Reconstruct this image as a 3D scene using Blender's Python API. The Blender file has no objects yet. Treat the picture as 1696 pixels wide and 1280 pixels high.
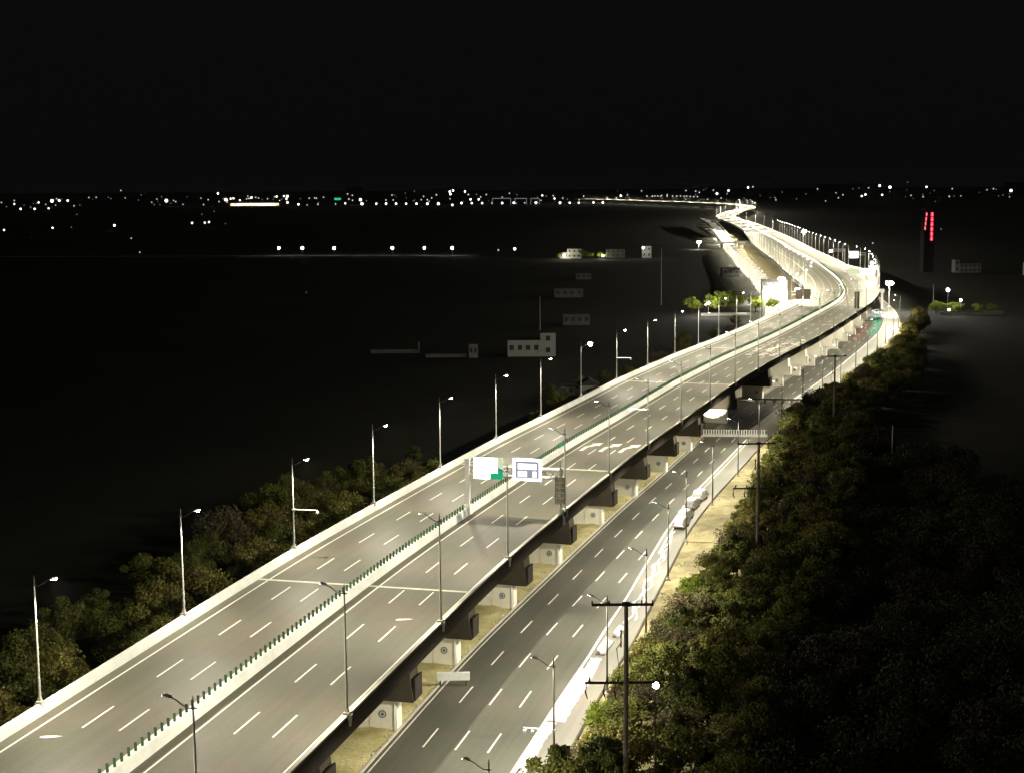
import bpy, math, random
import numpy as np
from mathutils import Vector, Matrix

random.seed(11)
rng = np.random.default_rng(11)
scene = bpy.context.scene
col = scene.collection
R = math.radians

# ------------------------------------------------------------------ camera, sky, night fill, exposure
CAM_H, FPX = 62.0, 2485.0
cam_d = bpy.data.cameras.new('camera'); cam = bpy.data.objects.new('camera', cam_d); col.objects.link(cam)
cam_d.sensor_fit = 'HORIZONTAL'; cam_d.sensor_width = 36.0; cam_d.lens = 36.0 * FPX / 1696.0
cam_d.clip_start = 1.0; cam_d.clip_end = 40000.0
_p = math.atan((640 - 308) / FPX); _r = R(0.4)
_F = Vector((0, math.cos(_p), -math.sin(_p))); _R0 = Vector((1, 0, 0)); _U0 = _R0.cross(_F)
_Rv = _R0 * math.cos(_r) - _U0 * math.sin(_r); _Uv = _U0 * math.cos(_r) + _R0 * math.sin(_r)
cam.matrix_world = Matrix(((_Rv.x, _Uv.x, -_F.x, 0), (_Rv.y, _Uv.y, -_F.y, 0), (_Rv.z, _Uv.z, -_F.z, CAM_H), (0, 0, 0, 1)))
scene.camera = cam

world = bpy.data.worlds.new('World'); scene.world = world; world.use_nodes = True
wn = world.node_tree.nodes; wl = world.node_tree.links
bg = wn['Background']
sky = wn.new('ShaderNodeTexSky'); sky.sky_type = 'NISHITA'; sky.sun_disc = False
sky.sun_elevation = R(32); sky.sun_rotation = R(200); sky.air_density = 1.0; sky.dust_density = 3.0
hs = wn.new('ShaderNodeHueSaturation'); hs.inputs['Saturation'].default_value = 0.12
wl.new(sky.outputs[0], hs.inputs['Color'])
mixw = wn.new('ShaderNodeMix'); mixw.data_type = 'RGBA'; mixw.inputs[0].default_value = 0.92        # night: an even dark grey with a trace of the sky dome
wl.new(hs.outputs[0], mixw.inputs[6]); mixw.inputs[7].default_value = (6.3, 6.3, 6.2, 1)
wl.new(mixw.outputs[2], bg.inputs['Color'])
bg.inputs['Strength'].default_value = 0.0005

night_fill_d = bpy.data.lights.new('night_fill', 'SUN'); night_fill_d.energy = 0.07; night_fill_d.angle = R(0.5); night_fill_d.color = (1.0, 0.97, 0.90)  # unseen moon added as a faint fill for dark fields and house walls
night_fill = bpy.data.objects.new('night_fill', night_fill_d); col.objects.link(night_fill)
night_fill.rotation_euler = (R(58), 0, R(-20))

scene.view_settings.view_transform = 'Standard'
scene.view_settings.look = 'None'
scene.view_settings.exposure = 0.0
scene.view_settings.gamma = 1.0
scene.view_settings.use_curve_mapping = False
scene.render.engine = 'CYCLES'
scene.cycles.use_denoising = True
scene.cycles.max_bounces = 5
scene.cycles.diffuse_bounces = 3
scene.cycles.sample_clamp_indirect = 4.0
scene.cycles.use_light_tree = True

# ------------------------------------------------------------------ materials
MATS = {}
def mat(name, base, rough=0.8, metal=0.0, var=0.0, vscale=1.0, var2=None, detail=5, bump=0.0, bscale=20, stretch=None, spec=0.3):
    m = bpy.data.materials.new(name); m.use_nodes = True
    n = m.node_tree.nodes; l = m.node_tree.links; b = n['Principled BSDF']
    b.inputs['Roughness'].default_value = rough; b.inputs['Metallic'].default_value = metal
    b.inputs['Specular IOR Level'].default_value = spec
    if var > 0:
        geo = n.new('ShaderNodeNewGeometry')
        mp = n.new('ShaderNodeMapping'); l.new(geo.outputs['Position'], mp.inputs['Vector'])
        if stretch: mp.inputs['Rotation'].default_value = stretch[0]; mp.inputs['Scale'].default_value = stretch[1]
        t = n.new('ShaderNodeTexNoise'); t.inputs['Scale'].default_value = vscale; t.inputs['Detail'].default_value = detail
        t.inputs['Roughness'].default_value = 0.62
        l.new(mp.outputs[0], t.inputs['Vector'])
        r = n.new('ShaderNodeValToRGB')
        c2 = var2 if var2 else tuple(min(1, c * (1 + var)) for c in base)
        c1 = tuple(c * (1 - var) for c in base) if not var2 else base
        r.color_ramp.elements[0].position = 0.32; r.color_ramp.elements[1].position = 0.68
        r.color_ramp.elements[0].color = (*c1, 1); r.color_ramp.elements[1].color = (*c2, 1)
        l.new(t.outputs['Fac'], r.inputs['Fac'])
        # a second, finer grain multiplies the first
        t2 = n.new('ShaderNodeTexNoise'); t2.inputs['Scale'].default_value = vscale * 14; t2.inputs['Detail'].default_value = 3
        l.new(geo.outputs['Position'], t2.inputs['Vector'])
        mr = n.new('ShaderNodeMapRange'); mr.inputs['From Min'].default_value = 0.25; mr.inputs['From Max'].default_value = 0.75
        mr.inputs['To Min'].default_value = 1 - var * 0.6; mr.inputs['To Max'].default_value = 1 + var * 0.4
        l.new(t2.outputs['Fac'], mr.inputs['Value'])
        mx = n.new('ShaderNodeMix'); mx.data_type = 'RGBA'; mx.blend_type = 'MULTIPLY'; mx.inputs[0].default_value = 1
        l.new(r.outputs['Color'], mx.inputs[6]); l.new(mr.outputs[0], mx.inputs[7])
        l.new(mx.outputs[2], b.inputs['Base Color'])
    else:
        b.inputs['Base Color'].default_value = (*base, 1)
    if bump > 0:
        geo2 = n.new('ShaderNodeNewGeometry')
        t3 = n.new('ShaderNodeTexNoise'); t3.inputs['Scale'].default_value = bscale; l.new(geo2.outputs['Position'], t3.inputs['Vector'])
        bp = n.new('ShaderNodeBump'); bp.inputs['Strength'].default_value = bump; bp.inputs['Distance'].default_value = 0.2
        l.new(t3.outputs['Fac'], bp.inputs['Height']); l.new(bp.outputs[0], b.inputs['Normal'])
    MATS[name] = m
    return m

def emat(name, color, strength, sample=False):
    m = bpy.data.materials.new(name); m.use_nodes = True
    n = m.node_tree.nodes; b = n['Principled BSDF']
    b.inputs['Base Color'].default_value = (*[min(1, c) * (0.8 if strength > 1 else 0.12) for c in color], 1)
    b.inputs['Emission Color'].default_value = (*color, 1); b.inputs['Emission Strength'].default_value = strength
    m.cycles.emission_sampling = 'AUTO' if sample else 'NONE'
    MATS[name] = m
    return m

ROAD_ROT = (0, 0, R(14))
def road_mat(name, a, b, c, rough=0.58):
    """asphalt: broad patches, long traffic streaks, fine aggregate"""
    m = bpy.data.materials.new(name); m.use_nodes = True
    n = m.node_tree.nodes; l = m.node_tree.links; bs = n['Principled BSDF']
    bs.inputs['Roughness'].default_value = rough; bs.inputs['Specular IOR Level'].default_value = 0.5
    geo = n.new('ShaderNodeNewGeometry')
    uv = n.new('ShaderNodeUVMap')
    t1 = n.new('ShaderNodeTexNoise'); t1.inputs['Scale'].default_value = 0.09; t1.inputs['Detail'].default_value = 7; t1.inputs['Roughness'].default_value = 0.65
    l.new(geo.outputs['Position'], t1.inputs['Vector'])
    mp = n.new('ShaderNodeMapping'); mp.inputs['Scale'].default_value = (0.02, 0.9, 1); l.new(uv.outputs[0], mp.inputs['Vector'])
    t2 = n.new('ShaderNodeTexNoise'); t2.inputs['Scale'].default_value = 1.0; t2.inputs['Detail'].default_value = 5; t2.inputs['Roughness'].default_value = 0.65
    l.new(mp.outputs[0], t2.inputs['Vector'])
    t3 = n.new('ShaderNodeTexNoise'); t3.inputs['Scale'].default_value = 3.0; t3.inputs['Detail'].default_value = 6; t3.inputs['Roughness'].default_value = 0.8
    l.new(geo.outputs['Position'], t3.inputs['Vector'])
    r1 = n.new('ShaderNodeValToRGB'); r1.color_ramp.elements[0].position = 0.2; r1.color_ramp.elements[1].position = 0.8
    r1.color_ramp.elements[0].color = (*a, 1); r1.color_ramp.elements[1].color = (*b, 1)
    e = r1.color_ramp.elements.new(0.5); e.color = (*c, 1)
    e = r1.color_ramp.elements.new(0.42); e.color = (c[0]*0.93, c[1]*1.0, c[2]*0.92, 1)
    e = r1.color_ramp.elements.new(0.58); e.color = (c[0]*1.12, c[1]*1.03, c[2]*1.0, 1)
    l.new(t1.outputs['Fac'], r1.inputs['Fac'])
    def mul(colr, tex, lo, hi, a0=0.3, a1=0.7):
        mr = n.new('ShaderNodeMapRange'); mr.inputs['From Min'].default_value = a0; mr.inputs['From Max'].default_value = a1
        mr.inputs['To Min'].default_value = lo; mr.inputs['To Max'].default_value = hi; l.new(tex.outputs['Fac'], mr.inputs['Value'])
        mx = n.new('ShaderNodeMix'); mx.data_type = 'RGBA'; mx.blend_type = 'MULTIPLY'; mx.inputs[0].default_value = 1
        l.new(colr, mx.inputs[6]); l.new(mr.outputs[0], mx.inputs[7]); return mx.outputs[2]
    cc = mul(r1.outputs['Color'], t2, 0.86, 1.12); cc = mul(cc, t3, 0.82, 1.16)
    l.new(cc, bs.inputs['Base Color'])
    MATS[name] = m
    return m

road_mat('asphalt_deck', (0.086, 0.083, 0.062), (0.122, 0.108, 0.085), (0.100, 0.095, 0.072))
road_mat('asphalt_street', (0.072, 0.074, 0.060), (0.108, 0.104, 0.084), (0.088, 0.087, 0.070))
road_mat('asphalt_cycle', (0.15, 0.14, 0.118), (0.20, 0.185, 0.155), (0.17, 0.16, 0.135))
mat('paint_white', (0.80, 0.78, 0.70), 0.6, var=0.12, vscale=0.8)
mat('concrete_white', (0.70, 0.72, 0.69), 0.8, var=0.10, vscale=0.5)
mat('concrete_pale', (0.55, 0.53, 0.46), 0.85, var=0.14, vscale=0.4)
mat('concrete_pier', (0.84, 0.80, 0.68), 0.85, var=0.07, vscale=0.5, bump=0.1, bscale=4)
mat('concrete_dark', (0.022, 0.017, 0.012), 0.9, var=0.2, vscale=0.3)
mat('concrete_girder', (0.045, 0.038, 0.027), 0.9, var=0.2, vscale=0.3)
mat('joint_concrete', (0.66, 0.64, 0.54), 0.8, var=0.15, vscale=1.2)
mat('board_green', (0.035, 0.085, 0.050), 0.5)
mat('panel_green', (0.02, 0.32, 0.15), 0.5)
mat('pole_grey', (0.55, 0.55, 0.52), 0.45, 0.2, var=0.08, vscale=0.6)
mat('pole_dark', (0.12, 0.115, 0.10), 0.5, 0.3)
mat('metal_white', (0.85, 0.85, 0.83), 0.5, var=0.05, vscale=0.5)
mat('metal_dark', (0.07, 0.06, 0.05), 0.6, 0.3)
mat('pole_concrete', (0.26, 0.235, 0.20), 0.85, var=0.2, vscale=0.5)
mat('iron_brown', (0.05, 0.035, 0.025), 0.8)
mat('overlit_earth', (0.50, 0.45, 0.34), 0.95, var=0.3, vscale=0.2, var2=(0.72, 0.67, 0.55), bump=0.5, bscale=1.5)
mat('dry_grass', (0.34, 0.30, 0.12), 0.95, var=0.3, vscale=0.22, var2=(0.62, 0.55, 0.29), bump=0.6, bscale=2.0)
mat('verge_earth', (0.20, 0.165, 0.08), 0.95, var=0.3, vscale=0.3, var2=(0.40, 0.355, 0.20), bump=0.6, bscale=2.0)
mat('field', (0.010, 0.012, 0.007), 0.95, var=0.4, vscale=0.012, var2=(0.026, 0.027, 0.015))
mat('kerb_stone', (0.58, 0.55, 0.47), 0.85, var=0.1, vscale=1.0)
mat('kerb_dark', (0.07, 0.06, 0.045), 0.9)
mat('soil_dark', (0.06, 0.05, 0.035), 0.95, var=0.3, vscale=0.2)
mat('sheet_white', (0.86, 0.86, 0.84), 0.35, var=0.04, vscale=1.0, bump=0.5, bscale=1.6)
mat('van_white', (0.82, 0.82, 0.80), 0.3, spec=0.5)
mat('car_glass', (0.02, 0.022, 0.025), 0.1, spec=0.6)
mat('rubber', (0.02, 0.02, 0.02), 0.9)
mat('tail_red', (0.35, 0.02, 0.02), 0.4)
mat('disc_blue', (0.10, 0.11, 0.15), 0.6)
mat('disc_white', (0.6, 0.6, 0.58), 0.6)
mat('wall_white', (0.55, 0.54, 0.50), 0.9, var=0.12, vscale=0.3)
mat('wall_dim', (0.20, 0.20, 0.19), 0.9, var=0.15, vscale=0.3)
mat('wall_grey', (0.30, 0.29, 0.27), 0.9, var=0.15, vscale=0.3)
mat('wall_dark', (0.015, 0.015, 0.015), 0.9)
mat('roof_dark', (0.05, 0.045, 0.04), 0.9)
mat('window_dark', (0.07, 0.07, 0.07), 0.4)
mat('board_dark', (0.07, 0.055, 0.045), 0.6)
mat('board_brown', (0.10, 0.085, 0.06), 0.6)
mat('board_cream', (0.88, 0.82, 0.66), 0.6)
mat('ink', (0.06, 0.05, 0.04), 0.7)
mat('bark', (0.07, 0.055, 0.04), 0.95, var=0.3, vscale=2.0)
mat('stone_rubble', (0.55, 0.50, 0.38), 0.95, var=0.2, vscale=2.0)
mat('painted_glow_red', (0.20, 0.115, 0.095), 0.85, var=0.1, vscale=0.5)
mat('painted_glow_green', (0.08, 0.26, 0.19), 0.85, var=0.1, vscale=0.5)
emat('lens_white', (1.0, 0.96, 0.90), 120)
emat('lamp_glow', (1.0, 0.97, 0.90), 14)
emat('lamp_bulb', (1.0, 0.97, 0.92), 40)
emat('sign_white', (0.95, 1.0, 0.98), 9, True)
emat('sign_cool', (0.94, 0.94, 1.0), 2.6, True)
emat('sign_grey', (0.45, 0.44, 0.55), 0.7)
emat('sign_green', (0.0, 0.50, 0.22), 0.75)
emat('sign_pale', (0.75, 0.85, 0.55), 0.8)
emat('neon_red', (1.0, 0.03, 0.08), 2.2)
emat('neon_red_core', (1.0, 0.22, 0.26), 2.2)
emat('city_white', (1.0, 0.98, 0.95), 5.0)
emat('city_dim', (1.0, 0.98, 0.95), 0.3)
emat('city_soft', (1.0, 0.98, 0.95), 0.8)
emat('city_cream', (1.0, 0.90, 0.70), 3.0)
emat('city_warm', (1.0, 0.72, 0.38), 1.6)
emat('city_hot', (1.0, 0.86, 0.58), 3.0)
emat('city_green', (0.03, 0.75, 0.42), 0.8)
emat('city_line', (0.9, 0.95, 1.0), 0.22)
emat('red_line', (0.6, 0.05, 0.03), 0.12)
emat('headlight', (0.95, 0.97, 1.0), 12, True)

def leaf_mat(name, dark, light, hue=0.5):
    m = bpy.data.materials.new(name); m.use_nodes = True
    n = m.node_tree.nodes; l = m.node_tree.links; b = n['Principled BSDF']
    at_ = n.new('ShaderNodeAttribute'); at_.attribute_name = 'tint'
    oi = n.new('ShaderNodeObjectInfo')
    ad = n.new('ShaderNodeMath'); ad.operation = 'MULTIPLY_ADD'; ad.inputs[1].default_value = 0.5; ad.inputs[2].default_value = -0.2
    l.new(oi.outputs['Random'], ad.inputs[0])
    sm = n.new('ShaderNodeMath'); sm.operation = 'ADD'; l.new(ad.outputs[0], sm.inputs[0]); l.new(at_.outputs['Fac'], sm.inputs[1])
    r = n.new('ShaderNodeValToRGB')
    r.color_ramp.elements[0].color = (*dark, 1); r.color_ramp.elements[1].color = (*light, 1)
    l.new(sm.outputs[0], r.inputs['Fac']); l.new(r.outputs['Color'], b.inputs['Base Color'])
    b.inputs['Roughness'].default_value = 0.7; b.inputs['Specular IOR Level'].default_value = 0.2
    MATS[name] = m
leaf_mat('leaf_green', (0.045, 0.058, 0.014), (0.175, 0.185, 0.042))
leaf_mat('leaf_olive', (0.065, 0.062, 0.018), (0.230, 0.210, 0.055))
leaf_mat('leaf_brown', (0.055, 0.048, 0.024), (0.150, 0.125, 0.060))
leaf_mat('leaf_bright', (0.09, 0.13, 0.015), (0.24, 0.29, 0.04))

# ------------------------------------------------------------------ mesh helpers
class MB:
    def __init__(s): s.v = []; s.f = []; s.mi = []; s.uv = None
    def quad(s, a, b, c, d, mi=0):
        i = len(s.v); s.v += [a, b, c, d]; s.f.append((i, i+1, i+2, i+3)); s.mi.append(mi)
    def box(s, c, d, rz=0.0, mi=0, top=(1, 1)):
        i = len(s.v); ca, sa = math.cos(rz), math.sin(rz)
        for z in (-0.5, 0.5):
            k = (1, 1) if z < 0 else top
            for x, y in ((-.5, -.5), (.5, -.5), (.5, .5), (-.5, .5)):
                X, Y = x*d[0]*k[0], y*d[1]*k[1]
                s.v.append((c[0]+X*ca-Y*sa, c[1]+X*sa+Y*ca, c[2]+z*d[2]))
        for q in ((3, 2, 1, 0), (4, 5, 6, 7), (0, 1, 5, 4), (1, 2, 6, 5), (2, 3, 7, 6), (3, 0, 4, 7)):
            s.f.append(tuple(i+j for j in q)); s.mi.append(mi)
    def tube(s, pts, radii, n=8, mi=0, cap=True):
        if isinstance(radii, (int, float)): radii = [radii]*len(pts)
        P = [Vector(p) for p in pts]; base = len(s.v)
        for k, p in enumerate(P):
            t = (P[min(k+1, len(P)-1)] - P[max(k-1, 0)]).normalized()
            u = t.cross(Vector((0, 0, 1)))
            if u.length < 1e-3: u = Vector((1, 0, 0))
            u.normalize(); w = u.cross(t)
            for j in range(n):
                a = 2*math.pi*j/n
                s.v.append(tuple(p + (u*math.cos(a) + w*math.sin(a))*radii[k]))
        for k in range(len(P)-1):
            for j in range(n):
                a = base+k*n+j; b = base+k*n+(j+1) % n
                s.f.append((a, b, b+n, a+n)); s.mi.append(mi)
        if cap:
            s.f.append(tuple(base+j for j in range(n))[::-1]); s.mi.append(mi)
            s.f.append(tuple(base+(len(P)-1)*n+j for j in range(n))); s.mi.append(mi)
    def ball(s, c, r, n=8, m=5, mi=0, sz=1.0):
        i = len(s.v)
        for a in range(m+1):
            th = math.pi*a/m
            for b in range(n):
                ph = 2*math.pi*b/n
                s.v.append((c[0]+r*math.sin(th)*math.cos(ph), c[1]+r*math.sin(th)*math.sin(ph), c[2]+r*sz*math.cos(th)))
        for a in range(m):
            for b in range(n):
                p = i+a*n+b; q = i+a*n+(b+1) % n
                s.f.append((p, p+n, q+n, q)); s.mi.append(mi)
    def prism(s, poly, y0, y1, mi=0):
        """closed polygon in x,z swept along y"""
        i = len(s.v); k = len(poly)
        for y in (y0, y1):
            for x, z in poly: s.v.append((x, y, z))
        s.f.append(tuple(range(i, i+k))); s.mi.append(mi)
        s.f.append(tuple(range(i+2*k-1, i+k-1, -1))); s.mi.append(mi)
        for j in range(k):
            a, b = i+j, i+(j+1) % k
            s.f.append((b, a, a+k, b+k)); s.mi.append(mi)
    def mesh(s, name, mats):
        me = bpy.data.meshes.new(name); me.from_pydata([tuple(map(float, v)) for v in s.v], [], s.f); me.update()
        for m_ in (mats if isinstance(mats, (list, tuple)) else [mats]): me.materials.append(MATS[m_])
        if any(s.mi): me.polygons.foreach_set('material_index', s.mi)
        return me
    def build(s, name, mats, parent=None, **kw):
        return link(name, s.mesh(name, mats), parent, **kw)

def link(name, data, parent=None, loc=None, rz=None, smooth=False):
    o = bpy.data.objects.new(name, data); col.objects.link(o)
    if parent is not None: o.parent = parent
    if loc is not None: o.location = loc
    if rz is not None: o.rotation_euler = (0, 0, rz)
    if smooth and data is not None: data.polygons.foreach_set('use_smooth', [True]*len(data.polygons))
    return o
def tag(o, label, cat, group=None):
    o['label'] = label; o['category'] = cat
    if group: o['group'] = group
    return o
def thing(name, label, cat, loc=(0, 0, 0), rz=0.0, group=None):
    o = bpy.data.objects.new(name, None); col.objects.link(o); o.location = loc; o.rotation_euler = (0, 0, rz)
    o.empty_display_size = 0.5
    return tag(o, label, cat, group)
def structure(o): o['kind'] = 'structure'; return o
def stuff(o): o['kind'] = 'stuff'; return o
def copy_tree(o, parent=None):
    c = o.copy(); col.objects.link(c); c.parent = parent
    for ch in o.children: copy_tree(ch, c)
    return c
ORD = ['first', 'second', 'third', 'fourth', 'fifth', 'sixth', 'seventh', 'eighth', 'ninth', 'tenth', 'eleventh', 'twelfth', 'thirteenth', 'fourteenth', 'fifteenth', 'sixteenth', 'seventeenth', 'eighteenth']

# ------------------------------------------------------------------ road alignment (metres, camera foot at the origin)
def make_frame():
    L = np.array([(-45.8,139.0),(-38.4,169.0),(-30.3,200.9),(-22.0,229.3),(-13.0,259.3),(-3.5,290.1),(5.9,317.6),(15.9,347.8),(26.4,379.3),(37.0,408.6),(47.4,436.3),(57.4,460.9)])
    t = np.gradient(L, axis=0); t /= np.linalg.norm(t, axis=1)[:, None]
    C = L + 15.2*np.stack([t[:, 1], -t[:, 0]], 1)
    d = C[1]-C[0]; d /= np.linalg.norm(d)
    pre = np.array([C[0]-d*k for k in (75, 50, 25)])
    post = np.array([(88,497),(104,540),(127.6,605.3),(141.3,645.9),(155.4,700.5),(167.9,765.4),(179.6,843.9),(196.9,977.5),(210.8,1109.5),(242,1382),(288,1833),(330,2315),(400,2700),(495,3150),(545,3600),(530,4000),(450,4500),(366,5000),(200,5800)])
    P = np.vstack([pre, C, post])
    u = np.r_[0, np.cumsum(np.linalg.norm(np.diff(P, axis=0), axis=1))]
    m = np.zeros_like(P); m[1:-1] = (P[2:]-P[:-2])/(u[2:]-u[:-2])[:, None]; m[0] = (P[1]-P[0])/(u[1]-u[0]); m[-1] = (P[-1]-P[-2])/(u[-1]-u[-2])
    S = np.arange(0, u[-1], 2.0); i = np.clip(np.searchsorted(u, S, side='right')-1, 0, len(u)-2)
    h = u[i+1]-u[i]; x = ((S-u[i])/h)[:, None]; h = h[:, None]
    Q = (2*x**3-3*x**2+1)*P[i]+(x**3-2*x**2+x)*h*m[i]+(-2*x**3+3*x**2)*P[i+1]+(x**3-x**2)*h*m[i+1]
    k = np.exp(-np.linspace(-2, 2, 25)**2); k /= k.sum(); pad = 12
    Qp = np.vstack([2*Q[0]-Q[pad:0:-1], Q, 2*Q[-1]-Q[-2:-pad-2:-1]])
    Q = np.stack([np.convolve(Qp[:, j], k, 'valid') for j in (0, 1)], 1)
    s = np.r_[0, np.cumsum(np.linalg.norm(np.diff(Q, axis=0), axis=1))]
    T = np.gradient(Q, axis=0); T /= np.linalg.norm(T, axis=1)[:, None]
    return s, Q, T
FS, FQ, FT = make_frame()
def at(s, off=0.0):
    x = np.interp(s, FS, FQ[:, 0]); y = np.interp(s, FS, FQ[:, 1]); tx = np.interp(s, FS, FT[:, 0]); ty = np.interp(s, FS, FT[:, 1])
    n = math.hypot(tx, ty); tx /= n; ty /= n
    return float(x+ty*off), float(y-tx*off), math.atan2(ty, tx)     # x, y, heading
def val(f, s):
    if isinstance(f, (int, float)): return f
    if callable(f): return f(s)
    return float(np.interp(s, [a for a, b in f], [b for a, b in f]))
def stations(s0, s1):
    out = []; s = s0
    while s < s1:
        out.append(s); s += 6 if s < 700 else (12 if s < 1500 else 30)
    out.append(s1); return out
def sweep(name, mats, s0, s1, prof, parent=None, closed=True, uv=False, st=None):
    """prof: list of (offset, z); each may be a function of s"""
    st = st or stations(s0, s1); m = MB(); k = len(prof)
    for s in st:
        for o, z in prof:
            x, y, h = at(s, val(o, s)); m.v.append((x, y, val(z, s)))
    for a in range(len(st)-1):
        for j in range(k if closed else k-1):
            p = a*k+j; q = a*k+(j+1) % k
            m.f.append((p, q, q+k, p+k)); m.mi.append(0)
    if closed:
        m.f.append(tuple(range(k-1, -1, -1))); m.f.append(tuple((len(st)-1)*k+j for j in range(k))); m.mi += [0, 0]
    o = m.build(name, mats, parent)
    me = o.data
    if uv:
        lay = me.uv_layers.new(name='UVMap'); U = []
        for s in st:
            for oo, z in prof: U.append((s, val(oo, s)))
        arr = np.zeros(len(me.loops)*2); vi = np.zeros(len(me.loops), dtype=int); me.loops.foreach_get('vertex_index', vi)
        Ua = np.array(U); arr[0::2] = Ua[vi, 0]; arr[1::2] = Ua[vi, 1]; lay.data.foreach_set('uv', arr)
    return o
def strip(name, mats, s0, s1, o0, o1, z, parent=None, uv=False):
    o = sweep(name, mats, s0, s1, [(o1, z), (o0, z)], parent, closed=False, uv=uv)
    return o

# ================================================================== the setting: ground
ZD = 12.0                                                            # deck height
m = MB(); E_ = 15000; m.quad((-E_, -2000, -0.08), (E_, -2000, -0.08), (E_, 22000, -0.08), (-E_, 22000, -0.08))
structure(m.build('ground', 'field'))

SL = [(0, 10.2), (220, 10.0), (320, 8.7), (380, 8.4), (480, 6.5), (600, 7.0), (900, 7.0)]
SR = [(0, 25.3), (140, 25.7), (173, 24.5), (214, 22.1), (256, 20.0), (304, 19.6), (370, 18.7), (450, 18.0), (900, 18.0)]
KB = [(0, 30.6), (150, 30.1), (189, 27.7), (217, 25.9), (254, 24.7), (314, 24.2), (360, 25.0), (450, 25.3), (900, 24.5)]
def f(tab, d=0.0): return lambda s: val(tab, s)+d

def bumpy_strip(name, material, s0, s1, oa, ob, z, amp, n=7, ds=3.0, zend=None):
    m = MB(); S = np.arange(s0, s1+ds, ds); r = np.random.default_rng(5)
    hh = r.normal(0, 1, (len(S), n+1)); hh = (hh + np.roll(hh, 1, 0) + np.roll(hh, 1, 1))/1.7
    for a, s in enumerate(S):
        o0, o1 = val(oa, s), val(ob, s)
        for j in range(n+1):
            t = j/n; x, y, h = at(s, o0+(o1-o0)*t)
            edge = 0 if j in (0, n) else 1
            m.v.append((x, y, z+edge*max(0.02, amp*0.8+amp*hh[a, j])))
    k = n+1
    for a in range(len(S)-1):
        for j in range(n):
            p = a*k+j; m.f.append((p+1, p, p+k, p+k+1)); m.mi.append(0)
    return m.build(name, material, smooth=True)
structure(bumpy_strip('verge', 'dry_grass', 20, 320, -11.0, f(SL, -0.45), -0.03, 0.16, n=14))
structure(bumpy_strip('verge', 'overlit_earth', 385, 900, -10.0, f(SL, -0.45), -0.03, 0.16, n=10, ds=4))  # blown-out lamplight under the deck put into this paler verge colour
structure(bumpy_strip('verge', 'verge_earth', 20, 640, f(KB, 0.3), lambda s: val(KB, s)+val([(0, 14), (320, 14), (360, 7), (640, 5)], s), -0.03, 0.14, n=9))
structure(strip('canal_bank', 'soil_dark', 320, 385, -11.0, f(SL, -0.45), -0.04))

street = structure(strip('street', 'asphalt_street', 10, 900, f(SL, -0.1), f(SR, 0.35), 0.0, uv=True))
structure(strip('cycle_lane', 'asphalt_cycle', 10, 900, f(SR, 0.35), f(KB), 0.004, uv=True))
# kerbs: white stones at the viaduct side, dark low kerb at the outer side
kerb = structure(sweep('kerb', 'kerb_stone', 10, 320, [(f(SL, -0.1), -0.03), (f(SL, -0.1), 0.14), (f(SL, -0.42), 0.14), (f(SL, -0.42), -0.03)]))
structure(sweep('kerb', 'kerb_stone', 385, 900, [(f(SL, -0.1), -0.03), (f(SL, -0.1), 0.14), (f(SL, -0.42), 0.14), (f(SL, -0.42), -0.03)]))
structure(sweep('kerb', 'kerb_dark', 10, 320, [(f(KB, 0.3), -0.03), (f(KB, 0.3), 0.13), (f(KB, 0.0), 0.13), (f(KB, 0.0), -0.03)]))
structure(sweep('kerb', 'kerb_stone', 385, 900, [(f(KB, 0.3), -0.03), (f(KB, 0.3), 0.13), (f(KB, 0.0), 0.13), (f(KB, 0.0), -0.03)]))

# painted lines on the street
def line(name, s0, s1, off, w, z, parent):
    return strip(name, 'paint_white', s0, s1, lambda s: val(off, s)-w/2, lambda s: val(off, s)+w/2, z, parent)
line('edge_line', 10, 318, f(SL, 0.42), 0.20, 0.005, street); line('edge_line', 390, 900, f(SL, 0.42), 0.20, 0.005, street)
line('edge_line', 10, 320, SR, 0.36, 0.006, street); line('edge_line', 386, 900, SR, 0.30, 0.006, street)
line('edge_line', 200, 320, f(SR, 0.9), 0.16, 0.009, street)
mD = MB(); mD.quad((0, -0.10, 0), (6, -0.10, 0), (6, 0.10, 0), (0, 0.10, 0)); DASH = mD.mesh('lane_dash', 'paint_white')
def dashes(rows, s0, phase, send, z, parent, near_limit):
    far = MB()
    for off, srow in rows:
        s = phase + 15*math.ceil((s0-phase)/15)
        while s < min(send, srow):
            x, y, h = at(s, val(off, s)); x2, y2, _ = at(s+6, val(off, s+6)); hd = math.atan2(y2-y, x2-x)
            if s < near_limit: link('lane_dash', DASH, parent, (x, y, z), hd)
            else:
                nx, ny = -math.sin(hd)*0.1, math.cos(hd)*0.1
                far.quad((x-nx, y-ny, z), (x2-nx, y2-ny, z), (x2+nx, y2+ny, z), (x+nx, y+ny, z))
            s += 15
    if far.f: stuff(far.build('lane_dash', 'paint_white', parent))
dashes([(f(SL, 4.0), 900), (f(SL, 7.75), 900), (f(SL, 11.5), 196)], 60, 134.7, 900, 0.005, street, 560)
# coloured glow far along the street, painted as flat patches beside the portal
strip('red_glow_patch', 'painted_glow_red', 560, 640, 9.5, 13.2, 0.004, street); strip('green_glow_patch', 'painted_glow_green', 590, 690, 13.4, 17.0, 0.004, street)

# the street on the other side of the viaduct, seen only beyond the bend
stl = structure(strip('street', 'asphalt_cycle', 640, 2100, [(640, -36), (1000, -42), (1700, -46), (2100, -40)], [(640, -20), (1000, -28), (1700, -30), (2100, -20)], 0.0, uv=True))
line('edge_line', 640, 2000, [(640, -33), (1000, -40), (1700, -44), (2100, -38)], 0.3, 0.006, stl)
structure(strip('verge', 'verge_earth', 640, 1900, [(640, -20), (1000, -28), (1700, -30), (1900, -25)], -10, -0.03))

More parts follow.
